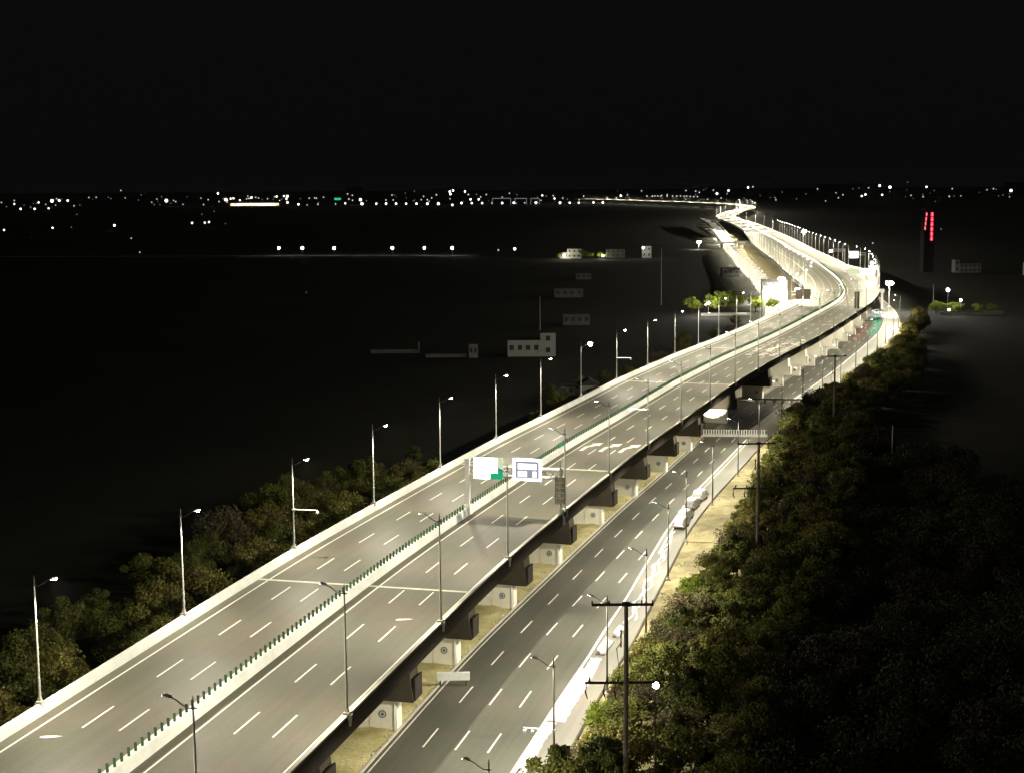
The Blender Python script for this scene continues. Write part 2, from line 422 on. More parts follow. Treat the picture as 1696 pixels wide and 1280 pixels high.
# ================================================================== the viaduct
vd = thing('viaduct', 'long elevated concrete expressway with two carriageways curving to the horizon', 'viaduct', (0, 0, 0))
WL = [(0, 15.1), (590, 15.1), (660, 17.0), (755, 22.9), (840, 25.7), (1250, 26.2), (1600, 17.0), (1750, 15.1), (9000, 15.1)]
WR = [(0, 15.1), (620, 15.1), (722, 17.3), (800, 21.5), (840, 21.5), (890, 15.1), (9000, 15.1)]
SEND = 5600
deck = sweep('deck', 'asphalt_deck', 15, SEND, [(f(WR, -0.5), ZD), (lambda s: -val(WL, s)+0.5, ZD)], vd, closed=False, uv=True)
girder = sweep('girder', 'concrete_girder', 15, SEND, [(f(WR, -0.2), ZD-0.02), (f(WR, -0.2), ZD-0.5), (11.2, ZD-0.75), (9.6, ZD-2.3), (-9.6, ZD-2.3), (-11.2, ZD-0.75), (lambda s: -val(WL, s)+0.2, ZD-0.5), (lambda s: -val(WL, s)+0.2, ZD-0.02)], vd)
def parapet(tab, sg):
    g = lambda d: (lambda s: sg*(val(tab, s)+d))
    prof = [(g(-0.52), ZD-0.015), (g(-0.44), ZD+0.45), (g(-0.30), ZD+1.08), (g(0.0), ZD+1.08), (g(0.0), ZD-0.95), (g(-0.18), ZD-0.95), (g(-0.18), ZD-0.015)]
    if sg > 0: prof = prof[::-1]
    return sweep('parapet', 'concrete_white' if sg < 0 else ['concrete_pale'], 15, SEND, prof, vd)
pl = parapet(WL, -1); pr = parapet(WR, 1)
# the outer face of the right-hand parapet lies in shade, put into the dark brown colour of a fascia board 2 cm proud
sweep('shaded_fascia', 'concrete_dark', 15, SEND, [(f(WR, 0.02), ZD+0.86), (f(WR, 0.05), ZD+0.86), (f(WR, 0.05), ZD-1.0), (f(WR, 0.02), ZD-1.0)][::-1], vd)
median = sweep('median_barrier', 'concrete_white', 15, SEND, [(0.48, ZD-0.01), (0.42, ZD+0.25), (0.24, ZD+1.1), (-0.24, ZD+1.1), (-0.42, ZD+0.25), (-0.48, ZD-0.01)][::-1], vd)
# anti-glare boards on the median, 1.25 m apart
mb = MB(); mb.box((0, 0, 0.42), (0.03, 0.26, 0.78), 0); mb.box((0, 0, 0.02), (0.10, 0.16, 0.04)); BOARD = mb.mesh('antiglare_board', 'board_green')
s = 52.0; nb = 0; farb = MB()
while s < 900:
    x, y, h = at(s, 0.0)
    skip = abs(s-168.5) < 1.2
    if not skip:
        if nb < 300: link('antiglare_board', BOARD, median, (x, y, ZD+1.1), h+R(12)); nb += 1
        else: farb.box((x, y, ZD+1.1+0.41), (0.03, 0.26, 0.82), h+R(12))
    s += 1.25
stuff(farb.build('antiglare_board', 'board_green', median))
mg = MB(); x, y, h = at(225, 0.0); mg.box((0, 0, 0.45), (3.4, 0.05, 0.8)); mg.box((0, 0, 0.025), (3.0, 0.14, 0.05)); mg.build('green_screen', 'panel_green', median, loc=(x, y, ZD+1.1), rz=h)
# painted lines and lane dashes
for o_ in (-13.2, -1.75, 1.75, 13.55): line('edge_line', 15, SEND, o_, 0.22, ZD+0.005, deck)
dashes([(-9.15, 1e9), (-5.35, 1e9)], 60, 72.6, 2000, ZD+0.005, deck, 620)
dashes([(5.45, 1e9), (9.3, 1e9)], 60, 74.2, 2000, ZD+0.005, deck, 620)
# expansion joints: pale concrete strips right across
for s in (126.2, 209, 330, 413, 500, 590, 690):
    for o0, o1 in ((-14.5, -0.5), (0.5, 14.5)):
        mj = MB()
        a = [at(s-0.32, o0), at(s-0.32, o1), at(s+0.32, o1), at(s+0.32, o0)]
        mj.quad(*[(p[0], p[1], ZD+0.009) for p in a]); mj.build('expansion_joint', 'joint_concrete', deck)
# merge arrows on the right-hand carriageway
def arrow(s, off):
    P = [(0, 0.2), (4.0, 0.2), (6.5, -0.9), (6.1, -1.45), (9.4, -1.5), (8.0, 0.5), (7.3, -0.1), (4.4, 0.95), (0, 0.95)]
    x, y, h = at(s, off); mm = MB(); mm.v = [(px, py, 0) for px, py in P]
    mm.f = [(0, 1, 7, 8), (1, 2, 6, 7), (2, 3, 4, 5, 6)]; mm.mi = [0, 0, 0]
    mm.build('lane_arrow', 'paint_white', deck, loc=(x, y, ZD+0.007), rz=h)
for s, o_ in ((228, 3.6), (228, 7.4), (228, 11.2)): arrow(s, o_)
# a broken field of painted lettering and rumble bars further on
for k in range(15):
    s = 398 + k*3.4
    for o_ in (3.5, 7.4, 11.3):
        w = random.uniform(1.2, 2.6); l_ = random.choice((0.7, 1.1, 1.8)); mm = MB()
        x, y, h = at(s+random.uniform(-.4, .4), o_+random.uniform(-.5, .5))
        mm.box((0, 0, 0), (l_, w, 0.008)); mm.build('rumble_bar', 'paint_white', deck, loc=(x, y, ZD+0.008), rz=h)
for s, o_ in ((113.0, 9.3), (69.8, -10.9)):
    x, y, h = at(s, o_); mm = MB(); mm.v = [(-0.9, -0.15, 0), (-0.3, -0.32, 0), (0.6, -0.2, 0), (1.2, 0.0, 0), (0.5, 0.22, 0), (-0.4, 0.3, 0), (-0.8, 0.2, 0)]; mm.f = [tuple(range(7))]; mm.mi = [0]; mm.build('paint_patch', 'paint_white', deck, loc=(x, y, ZD+0.007), rz=h-R(70))

# piers: two wall columns with a groove, T-shaped cap, round blue plaque
def make_pier():
    e = bpy.data.objects.new('pier', None); col.objects.link(e); e.empty_display_size = 0.5
    # local frame: x along the road, y to the left
    cap = [(-11.2, ZD-2.3), (-11.9, 3.7), (11.9, 3.7), (11.2, ZD-2.3)]
    mm = MB()
    for x in (-1.5, 1.5): mm.v += [(x, y, z) for y, z in cap]
    k = len(cap); mm.f.append(tuple(range(k))); mm.f.append(tuple(range(2*k-1, k-1, -1))); mm.mi += [0, 0]
    for j in range(k): mm.f.append(((j+1) % k, j, j+k, (j+1) % k+k)); mm.mi.append(0)
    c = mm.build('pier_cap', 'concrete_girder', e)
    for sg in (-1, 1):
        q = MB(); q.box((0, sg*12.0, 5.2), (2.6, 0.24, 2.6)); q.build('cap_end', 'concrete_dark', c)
    mm = MB()
    for y in (-8.5, -3.0, 3.0, 8.5): mm.box((0, y, ZD-2.15), (0.7, 0.9, 0.28))
    mm.build('bearing', 'metal_dark', c)
    for sg in (-1, 1):
        mm = MB()
        mm.box((0, sg*8.05, 1.85), (1.9, 3.3, 3.7)); mm.box((0, sg*4.95, 1.85), (1.9, 2.6, 3.7))
        mm.box((0, sg*6.3, 1.85), (1.6, 0.5, 3.7))
        cl = mm.build('column', 'concrete_pier', e)
        mp = MB(); mp.tube([(-0.99, sg*9.45, 0.1), (-0.99, sg*9.45, 3.7)], 0.09, 6); mp.build('drain_pipe', 'concrete_white', cl)
        mq = MB(); mq.tube([(-0.952, sg*8.0, 1.9), (-1.0, sg*8.0, 1.9)], 0.46, 16, 0); mq.tube([(-1.0, sg*8.0, 1.9), (-1.012, sg*8.0, 1.9)], 0.33, 16, 1); mq.tube([(-1.012, sg*8.0, 1.9), (-1.02, sg*8.0, 1.9)], 0.2, 10, 0)
        mq.build('plaque', ['disc_blue', 'disc_white'], cl)
    return e
def recolour(e, old, new):
    for ch in e.children:
        if ch.data and ch.data.materials and ch.data.materials[0] == MATS[old]: ch.data.materials[0] = MATS[new]
        recolour(ch, old, new)
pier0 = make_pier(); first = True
pier1 = make_pier(); recolour(pier1, 'concrete_girder', 'concrete_pier'); recolour(pier1, 'concrete_dark', 'concrete_pale'); first1 = True  # second pier has pale caps, the strong light there put into their colour
sp = [54, 81.5, 109.8, 134.5, 162, 188.8, 219, 246, 273, 300, 344, 392] + [392+28*k for k in range(1, 40)]
for s in sp:
    x, y, h = at(s, 0); 
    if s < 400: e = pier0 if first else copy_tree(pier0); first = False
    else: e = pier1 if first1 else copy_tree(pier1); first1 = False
    e.parent = vd; e.location = (x, y, 0); e.rotation_euler = (0, 0, h)

# ================================================================== street lamps
def spot_data(name, energy, size=R(150), blend=0.55, radius=0.12, color=(1.0, 0.92, 0.71)):
    d = bpy.data.lights.new(name, 'SPOT'); d.energy = energy; d.spot_size = size; d.spot_blend = blend
    d.shadow_soft_size = radius; d.color = color; return d
SPOT_DECK = spot_data('deck_lamp_light', 19500, size=R(158), blend=0.5)
SPOT_DECK_R = spot_data('deck_lamp_light', 21500, size=R(150), blend=0.65)
SPOT_BEND = spot_data('bend_lamp_light', 62000, size=R(152), blend=0.6)
SPOT_SIDE = spot_data('side_street_light', 40000, size=R(160), blend=0.5)
SPOT_ST = spot_data('street_lamp_light', 21000, size=R(168), blend=0.4, color=(1.0, 0.93, 0.73))
SPOT_FAR = spot_data('far_lamp_light', 210000, size=R(165))
def make_lamp(name, pole_mat, spot, bracket, tilt=19, added_glow=False):
    """local: +x towards the road; z=0 is the foot"""
    e = bpy.data.objects.new(name, None); col.objects.link(e); e.empty_display_size = 0.5
    mm = MB(); mm.box((0, 0, 0.12), (0.62, 0.62, 0.24)); mm.box((0, 0, 0.40), (0.36, 0.36, 0.4), top=(0.8, 0.8))
    if bracket: mm.box((-0.22, 0, -0.55), (0.5, 0.55, 1.1), top=(1, 1)); mm.v[-8:-4] = [(v[0]+0.12 if v[0] < 0 else v[0], v[1]*0.5, v[2]) for v in mm.v[-8:-4]]
    mm.build('plinth', 'concrete_pale', e)
    mm = MB(); mm.tube([(0, 0, 0.2), (0, 0, 2.6), (0, 0, 2.62), (0, 0, 11.7)], [0.15, 0.14, 0.12, 0.075], 10); mm.build('pole', pole_mat, e, smooth=False)
    mm = MB(); mm.tube([(0, 0, 11.6), (0, 0, 12.3), (0, 0, 12.6)], [0.08, 0.06, 0.02], 8); mm.box((0, 0, 11.65), (0.55, 0.07, 0.07)); mm.box((0, 0, 11.65), (0.2, 0.2, 0.16)); mm.build('finial', 'pole_dark', e)
    mm = MB(); mm.tube([(0.05, 0, 11.65), (0.45, 0, 11.62), (0.9, 0, 11.85), (1.35, 0, 12.18), (1.8, 0, 12.36)], [0.055, 0.05, 0.05, 0.045, 0.04], 6); mm.build('arm', 'pole_dark', e)
    hd = MB(); hd.prism([(1.72, 12.30), (2.35, 12.44), (2.40, 12.52), (2.20, 12.60), (1.76, 12.46)], -0.16, 0.16); hdo = hd.build('lamp_head', 'pole_grey', e)
    ln = MB(); ln.quad((1.80, -0.13, 12.308), (1.80, 0.13, 12.308), (2.37, 0.13, 12.432), (2.37, -0.13, 12.432))
    ln.quad((2.405, -0.13, 12.44), (2.405, 0.13, 12.44), (2.405, 0.13, 12.51), (2.405, -0.13, 12.51)); ln.build('lens', 'lens_white', hdo)
    if added_glow:  # glowing ball added so the bright spot at the head shows
        bw = MB(); bw.ball((2.22, 0, 12.40), 0.19, 10, 6, sz=0.7); bw.build('glow_ball', 'lens_white', hdo)
    if spot is not None:
        lo = link('lamp_light', spot, hdo, (2.15, 0, 12.25)); lo.rotation_euler = (0, -R(tilt), 0)
    return e
lampL = make_lamp('street_lamp', 'pole_grey', SPOT_DECK, True, tilt=26, added_glow=True)
lampR = make_lamp('street_lamp', 'pole_grey', SPOT_DECK_R, True, tilt=38)
lampB = make_lamp('street_lamp', 'pole_grey', SPOT_BEND, True, tilt=28, added_glow=True)
lampW = make_lamp('street_lamp', 'pole_grey', SPOT_SIDE, False, tilt=14)
lampS = make_lamp('street_lamp', 'pole_dark', SPOT_ST, False, tilt=9)
lampU = make_lamp('street_lamp', 'pole_dark', None, False)
lampF = make_lamp('street_lamp', 'pole_grey', SPOT_FAR, True)
used = set()
def put_lamp(proto, s, off, z, side, label, group, xyz=None, rz=None):
    if proto.name in used: e = copy_tree(proto)
    else: e = proto; used.add(proto.name)
    x, y, h = at(s, off) if xyz is None else (*xyz[:2], 0)
    e.location = (x, y, z if xyz is None else xyz[2])
    # side +1: stands right of the road, arm points left
    e.rotation_euler = (0, 0, (h + (math.pi/2 if side > 0 else -math.pi/2)) if rz is None else rz)
    tag(e, label, 'street lamp', group); return e
sl = [43.5, 75, 105.8, 138.5, 168, 199.1, 230.9, 259.8, 291.6, 324.6, 355.3, 384.7, 411.1, 436.9, 463.1, 487.1, 512.8]
while sl[-1] < 1500: sl.append(sl[-1]+31)
sr = [47, 78.6, 109.5, 140.1, 171.4, 201.2, 232.9, 262.4, 294.5, 327, 358]
while sr[-1] < 1500: sr.append(sr[-1]+31)
for i, s in enumerate(sl):
    if i == 0: lab = 'grey street lamp on the left parapet outside the lower left corner'
    elif i <= 16: lab = 'pale tapered street lamp on the left parapet, %s from the lower left corner' % ORD[i-1]
    else: lab = 'small distant street lamp on the left parapet beyond the bend'
    lmp = put_lamp(lampL if s < 600 else lampB, s, -(val(WL, s)-0.15), ZD+1.08, -1, lab, 'street lamps along the left parapet')
    if i == 8:  # flare of this lamp built as an oversized glowing ball
        bw = MB(); bw.ball((2.24, 0, 12.36), 0.5, 12, 8, sz=0.9); bw.build('flare_ball', 'lens_white', lmp, smooth=True); lmp['label'] = 'street lamp with its flare built as a glowing ball on the left parapet, eighth from lower left'
for i, s in enumerate(sr):
    if i == 0: lab = 'street lamp on the right parapet at the bottom edge, carrying a camera arm'
    elif i <= 16: lab = 'slender street lamp on the right parapet, %s up from the bottom edge' % ORD[i]
    else: lab = 'small distant street lamp on the right parapet around the bend'
    put_lamp(lampR if s < 600 else lampB, s, val(WR, s)-0.15, ZD+1.08, 1, lab, 'street lamps along the right parapet')
ss = [(72, 30.4), (101, 29.9), (126.6, 31.0), (152.2, 31.4), (183.2, 28.7), (209.4, 26.9), (241.8, 25.9), (272.3, 25.4), (303, 25.0), (336, 25.3), (366, 25.8), (397, 26.0), (428, 26.0), (459, 25.9), (490, 25.7), (521, 25.5), (552, 25.3), (583, 25.2), (614, 25.2), (645, 25.2)]
for i, (s, o_) in enumerate(ss):
    put_lamp(lampU if 310 < s < 380 else lampS, s, o_, 0, 1, 'dark slim street lamp beside the cycle lane, %s from the bottom edge' % (ORD[i] if i < 18 else 'farthest'), 'street lamps beside the cycle lane')
for i, s in enumerate(np.arange(650, 1750, 36)):
    put_lamp(lampW, float(s), val([(640, -37), (1000, -43), (1700, -47)], s), 0, -1, 'small street lamp beside the far street left of the viaduct', 'street lamps of the far left street')
for i, s in enumerate(np.arange(1540, 5500, 70)):
    sd = 1 if i % 2 else -1
    put_lamp(lampF, float(s), sd*15, ZD+1.08, sd, 'tiny street lamp on the viaduct near the horizon', 'street lamps of the viaduct near the horizon')

# camera arms on lamp poles
def camera_arm(s, off, z, h_arm, length, side, label, dome=False):
    x, y, h = at(s, off); t = thing('traffic_camera', label, 'traffic camera', (x, y, z), h+(math.pi/2 if side > 0 else -math.pi/2), 'traffic cameras on lamp posts')
    mm = MB(); mm.tube([(0.14, 0, h_arm), (length, 0, h_arm+0.05)], [0.075, 0.055], 8); mm.box((0, 0, h_arm), (0.34, 0.34, 0.22)); mm.build('arm', 'metal_white', t)
    for k, xx in enumerate((length-0.15, length-1.0)):
        if k and not dome: break
        mm = MB(); mm.box((xx, 0.1, h_arm-0.28), (0.26, 0.62, 0.24)); mm.box((xx, 0, h_arm-0.1), (0.06, 0.06, 0.2)); mm.build('camera_housing', 'metal_white', t)
    return t
def ap(s, tab, sg): return sg*(val(tab, s)-0.15)
camera_arm(138.5, ap(138.5, WL, -1), ZD+1.08, 5.4, 3.6, -1, 'white traffic camera arm on the third lamp of the left parapet')
camera_arm(324.6, ap(324.6, WL, -1), ZD+1.08, 5.4, 3.8, -1, 'white traffic camera arm on a farther lamp of the left parapet')
camera_arm(463.1, ap(463.1, WL, -1), ZD+1.08, 5.4, 3.4, -1, 'white traffic camera arm on a lamp before the lit yellow trees')
camera_arm(47, ap(47, WR, 1), ZD+1.08, 3.2, 4.2, 1, 'white camera arm cut by the bottom edge, on the right parapet', True)
camera_arm(232.9, ap(232.9, WR, 1), ZD+1.08, 6.5, 3.6, 1, 'white camera arm on the right parapet above the painted arrows')
camera_arm(101, 29.9, 0, 4.6, 3.3, 1, 'camera arm with two housings over the cycle lane near the bottom', True)

# ================================================================== gantry with the lit signs
def text_mesh(body, size, material, extrude=0.01):
    c = bpy.data.curves.new('lettering', 'FONT'); c.body = body; c.size = size; c.align_x = 'CENTER'; c.align_y = 'CENTER'; c.extrude = extrude
    o = bpy.data.objects.new('lettering', c); col.objects.link(o)
    dg = bpy.context.evaluated_depsgraph_get(); me = bpy.data.meshes.new_from_object(o.evaluated_get(dg))
    bpy.data.objects.remove(o); bpy.data.curves.remove(c)
    me.materials.clear(); me.materials.append(MATS[material]); return me

gx, gy, gh = at(169.5, 0.0)
gan = thing('sign_gantry', 'white truss gantry over the right carriageway carrying a green sign, its glare built as plates, and a lit sign', 'gantry', (gx, gy, ZD), gh)
# local: x along the road, y left;  right parapet at y=-14.9
mm = MB(); mm.box((0, 0, 0.75), (1.5, 1.1, 1.5), top=(0.9, 0.9)); mm.box((0, 0, 4.9), (0.62, 0.62, 7.2)); mm.box((0, 0, 8.55), (0.85, 0.85, 0.18)); mm.build('post', 'metal_white', gan)
mm = MB(); mm.box((0, -14.9, 0.95), (0.8, 0.6, 1.3)); mm.box((0, -14.9, 4.6), (0.30, 0.30, 6.6)); mm.box((-0.05, -15.2, -0.2), (0.6, 0.4, 1.2)); mm.build('post', 'metal_white', gan)
mm = MB(); y0, y1 = -0.31, -14.7
for x in (-0.4, 0.4):
    for z in (6.3, 7.6): mm.tube([(x, y0, z), (x, y1, z)], 0.11, 6)
mm.build('chord', 'metal_white', gan)
n_ = 12
for k in range(n_):
    ya = y0+(y1-y0)*k/n_; yb = y0+(y1-y0)*(k+1)/n_; mm = MB()
    for x in (-0.4, 0.4):
        mm.tube([(x, ya, 6.3 if k % 2 else 7.6), (x, yb, 7.6 if k % 2 else 6.3)], 0.06, 5); mm.tube([(x, yb, 6.3), (x, yb, 7.6)], 0.05, 5)
    for z in (6.3, 7.6): mm.tube([(-0.4, yb, z), (0.4, yb, z)], 0.05, 5)
    mm.build('truss_web', 'metal_white', gan)
def plate(name, m_, y, z, w, h, d, parent, x):
    q = MB(); q.box((x, y, z), (d, w, h)); return q.build(name, m_, parent)
s1 = plate('sign_board', 'metal_white', -3.55, 7.45, 4.7, 3.3, 0.10, gan, -0.72); s1['label'] = 'green sign board, its overexposed glare built as glowing white plates'
plate('lit_or_glare_field', 'sign_white', -3.15, 7.9, 3.75, 2.3, 0.03, s1, -0.80); plate('lit_or_glare_field', 'sign_white', -2.55, 6.28, 2.55, 0.95, 0.03, s1, -0.80)  # glare over the green board, built as glowing white plates
plate('pale_field', 'sign_pale', -5.47, 8.25, 0.85, 1.6, 0.03, s1, -0.80); plate('green_field', 'sign_green', -5.47, 7.1, 0.85, 0.7, 0.03, s1, -0.80); plate('green_field', 'sign_green', -4.87, 6.28, 2.05, 0.95, 0.03, s1, -0.80)
s2 = plate('sign_board', 'metal_white', -9.75, 7.5, 4.5, 3.4, 0.10, gan, -0.72); s2['label'] = 'lit sign board with a white frame around white panels'
for (yy, zz, ww, hh) in ((-9.75, 9.0, 4.5, 0.40), (-9.75, 6.0, 4.5, 0.40), (-7.7, 7.5, 0.40, 2.6), (-11.8, 7.5, 0.40, 2.6)): plate('lit_frame', 'sign_cool', yy, zz, ww, hh, 0.05, s2, -0.80)
plate('grey_field', 'sign_grey', -9.75, 7.5, 3.7, 2.6, 0.02, s2, -0.785)
for (yy, zz, ww, hh) in ((-9.75, 8.0, 2.9, 0.85), (-9.0, 6.85, 1.4, 0.85), (-10.9, 6.85, 0.6, 0.85)): plate('lit_or_glare_field', 'sign_cool', yy, zz, ww, hh, 0.03, s2, -0.81)
# soft light cast by the two luminous boards comes from their own emission
vx, vy, vh = at(168.9, 14.9)
vs = thing('vertical_sign', 'tall cream sign with two columns of dark characters on the right gantry post', 'sign', (vx, vy, ZD), vh)
mm = MB(); mm.box((-0.30, 0, 4.6), (0.08, 1.45, 4.1)); bd = mm.build('sign_board', 'board_cream', vs)
mm = MB()
for (yy, zz, ww, hh) in ((0, 6.62, 1.5, 0.07), (0, 2.58, 1.5, 0.07), (0.715, 4.6, 0.07, 4.1), (-0.715, 4.6, 0.07, 4.1)): mm.box((-0.35, yy, zz), (0.05, ww, hh))
mm.build('frame', 'board_brown', bd)
for j, colm in enumerate(('前方车汇流', '请谨慎变道')):
    for k, ch in enumerate(colm):
        o = link('character', text_mesh(ch, 0.74, 'ink'), bd, (-0.352, 0.34 if j == 0 else -0.34, 6.15-k*0.78))
        o.rotation_euler = (R(90), 0, R(-90))
mm = MB(); mm.tube([(-0.15, 0.0, 0.9), (-0.15, 0, 9.2)], 0.09, 8); mm.build('post', 'pole_grey', vs)

def cant_sign(name, label, s, off, z0, hgt, parts, back='metal_white', cat='sign', span=None):
    """post with a beam towards the road (local +y is left) and plates: (y,z,w,h,material)"""
    x, y, h = at(s, off); t = thing(name, label, cat, (x, y, z0), h)
    q = MB(); q.tube([(0, 0, 0), (0, 0, hgt)], [0.22, 0.16], 8); q.build('post', 'pole_grey', t)
    if span:
        q = MB()
        for z in (hgt-0.3, hgt-1.6): q.tube([(0, 0, z), (0, span, z)], 0.12, 6)
        for k in range(8): q.tube([(0, span*k/8, hgt-0.3), (0, span*(k+1)/8, hgt-1.6)], 0.06, 5)
        q.build('beam', 'metal_white', t)
    for (yy, zz, w, hh, m_) in parts:
        q = MB(); q.box((-0.3, yy, zz), (0.12, w, hh)); b = q.build('sign_board', m_, t)
    return t
t = cant_sign('sign_gantry', 'gantry with two dark sign backs over the left carriageway before the bend', 552, 0.0, ZD+1.0, 7.2, [], span=11.5, cat='gantry')
for yy in (5.2, 8.3):
    q = MB(); q.box((-0.3, yy, 6.0), (0.1, 2.7, 4.0)); b = q.build('sign_board', 'board_dark', t)
    q = MB()
    for dy in (-1.3, 0, 1.3): q.box((-0.40, yy+dy, 6.0), (0.08, 0.10, 4.0))
    for zz in (4.4, 6.0, 7.6): q.box((-0.41, yy, zz), (0.06, 2.7, 0.10))
    q.build('stiffener', 'board_brown', b)
cant_sign('vertical_sign', 'narrow dark vertical sign on the right parapet before the bend', 545, 14.9, ZD+1.0, 8.0, [(0, 4.6, 1.9, 6.5, 'board_brown')])
cant_sign('sign_gantry', 'gantry with pale boards over the right carriageway in the bend', 690, 15.5, ZD+1.0, 8.5, [(11.0, 7.2, 5.0, 2.6, 'sign_pale'), (5.3, 7.2, 3.2, 2.8, 'sign_white'), (2.2, 7.2, 2.0, 2.8, 'sign_white')], span=15.5, cat='gantry')
cant_sign('roadside_sign', 'bright white lit board on a cantilever beyond the bend on the right', 842, 21.2, ZD+1.0, 9.6, [(6.5, 8.2, 4.9, 3.6, 'sign_white')], span=8.5)
cant_sign('roadside_sign', 'white lamp board with long arm beyond the bend', 905, 15.2, ZD+1.0, 9.0, [(8.6, 7.5, 1.6, 1.6, 'sign_white')], span=8.0)
cant_sign('roadside_sign', 'white arm with a lit signal on the right parapet at the bend', 735, 18.2, ZD+1.0, 7.5, [(3.0, 9.0, 1.3, 1.5, 'sign_white')], span=4.5)

# white panel sign standing at the kerb by the second pier
x, y, h = at(125.5, 11.6)
t = thing('kerb_sign', 'blank white board on low legs at the kerb below the viaduct', 'sign', (x, y, 0), 0.03)
mm = MB(); mm.box((0.05, 0, 1.25), (4.1, 0.55, 0.95)); mm.build('board', 'concrete_white', t)
for xx in (-1.6, 1.6):
    mm = MB(); mm.box((xx, 0.05, 0.39), (0.14, 0.14, 0.78)); mm.build('leg', 'metal_dark', t)

# ================================================================== things on the cycle lane
def draped(name, label, s, off, L_, W_, H_, rz=0.0, group=None, cat='sheet', mt='sheet_white', taper=0.85, n=(14, 6)):
    x, y, h = at(s, off); mm = MB(); nx, ny = n; r = random.Random(int(s*10))
    for i in range(nx+1):
        for j in range(ny+1):
            u, v = i/nx, j/ny; e = min(u, 1-u)*nx; e2 = min(v, 1-v)*ny
            k = 0 if (e < 0.5 or e2 < 0.5) else 1
            mm.v.append(((u-0.5)*L_+r.uniform(-.06, .06)*(1+2*(e < .5)), (v-0.5)*W_+r.uniform(-.04, .04)*(1+2*(e2 < .5)), 0.012+k*H_*(1+r.uniform(-.25, .25))))
    for i in range(nx):
        for j in range(ny):
            p = i*(ny+1)+j; mm.f.append((p, p+ny+1, p+ny+2, p+1)); mm.mi.append(0)
    # closed underside rim
    o = mm.build(name, mt, loc=(x, y, 0.006), rz=h+rz); tag(o, label, cat, group); return o
draped('plastic_sheet', 'long glaring white plastic sheet laid along the cycle lane', 126.0, 26.75, 19.5, 2.35, 0.05, n=(30, 6), rz=0.0)
draped('plastic_sheet', 'narrow white plastic sheet on the cycle lane at the bottom edge', 106.0, 26.25, 19.0, 1.5, 0.04, n=(30, 5))
draped('plastic_sheet', 'ragged white end of sheeting beyond the long sheet', 138.4, 26.9, 5.0, 1.5, 0.10, rz=0.05, n=(16, 5))
def stack(s, off, lab, L_=5.0, W_=1.2, hh=0.35, bars=4):
    x, y, h = at(s, off); t = thing('panel_stack', lab, 'panel stack', (x, y, 0.004), h, 'stacks of white panels on the cycle lane')
    mm = MB(); mm.box((0, 0, 0.06), (L_, W_*0.9, 0.10)); mm.build('pallet', 'metal_dark', t)
    w = W_/bars
    for k in range(bars):
        mm = MB(); mm.box((random.uniform(-.5, .5)+0.25*k, (k-(bars-1)/2)*w, 0.11+hh/2), (L_*random.uniform(.8, 1), w*0.86, hh)); mm.build('panel', 'sheet_white', t)
stack(145.5, 27.0, 'low stack of long white panels beside the dark power pole', 6.0, 1.4)
stack(153.2, 27.4, 'smaller stack of white panels just beyond the power pole', 4.5, 1.1, bars=3)
# loose ribbon of white sheeting winding along the lane
mm = MB(); pts = []
for k in range(80):
    s = 158+k*0.75; o_ = val([(158, 27.4), (175, 26.2), (190, 25.2), (205, 24.1), (220, 23.3)], s)+0.30*math.sin(s*0.55)+0.10*math.sin(s*1.4+1); pts.append((s, o_))
for k, (s, o_) in enumerate(pts):
    w = 0.24+0.09*math.sin(s*0.8); z = 0.03+0.04*(math.sin(s*1.9)+1)
    for d in (-w, w):
        x, y, h = at(s, o_+d); mm.v.append((x, y, z+(0.02 if d > 0 else 0)))
for k in range(len(pts)-1): mm.f.append((2*k, 2*k+1, 2*k+3, 2*k+2)); mm.mi.append(0)
tag(mm.build('plastic_ribbon', 'sheet_white'), 'crumpled white ribbon of sheeting winding along the cycle lane', 'sheet')
mm = MB(); 
for k in range(60):
    s = 160+k*0.75; o_ = val([(158, 28.2), (175, 26.9), (190, 25.9), (205, 24.6)], s)+0.3*math.sin(s*0.7+2); w = 0.12+0.05*math.sin(s*2)
    for d in (-w, w):
        x, y, h = at(s, o_+d); mm.v.append((x, y, 0.03+0.03*(math.sin(s*2.7)+1)))
for k in range(59): mm.f.append((2*k, 2*k+1, 2*k+3, 2*k+2)); mm.mi.append(0)
tag(mm.build('plastic_ribbon', 'sheet_white'), 'thinner white ribbon of sheeting nearer the outer kerb', 'sheet')

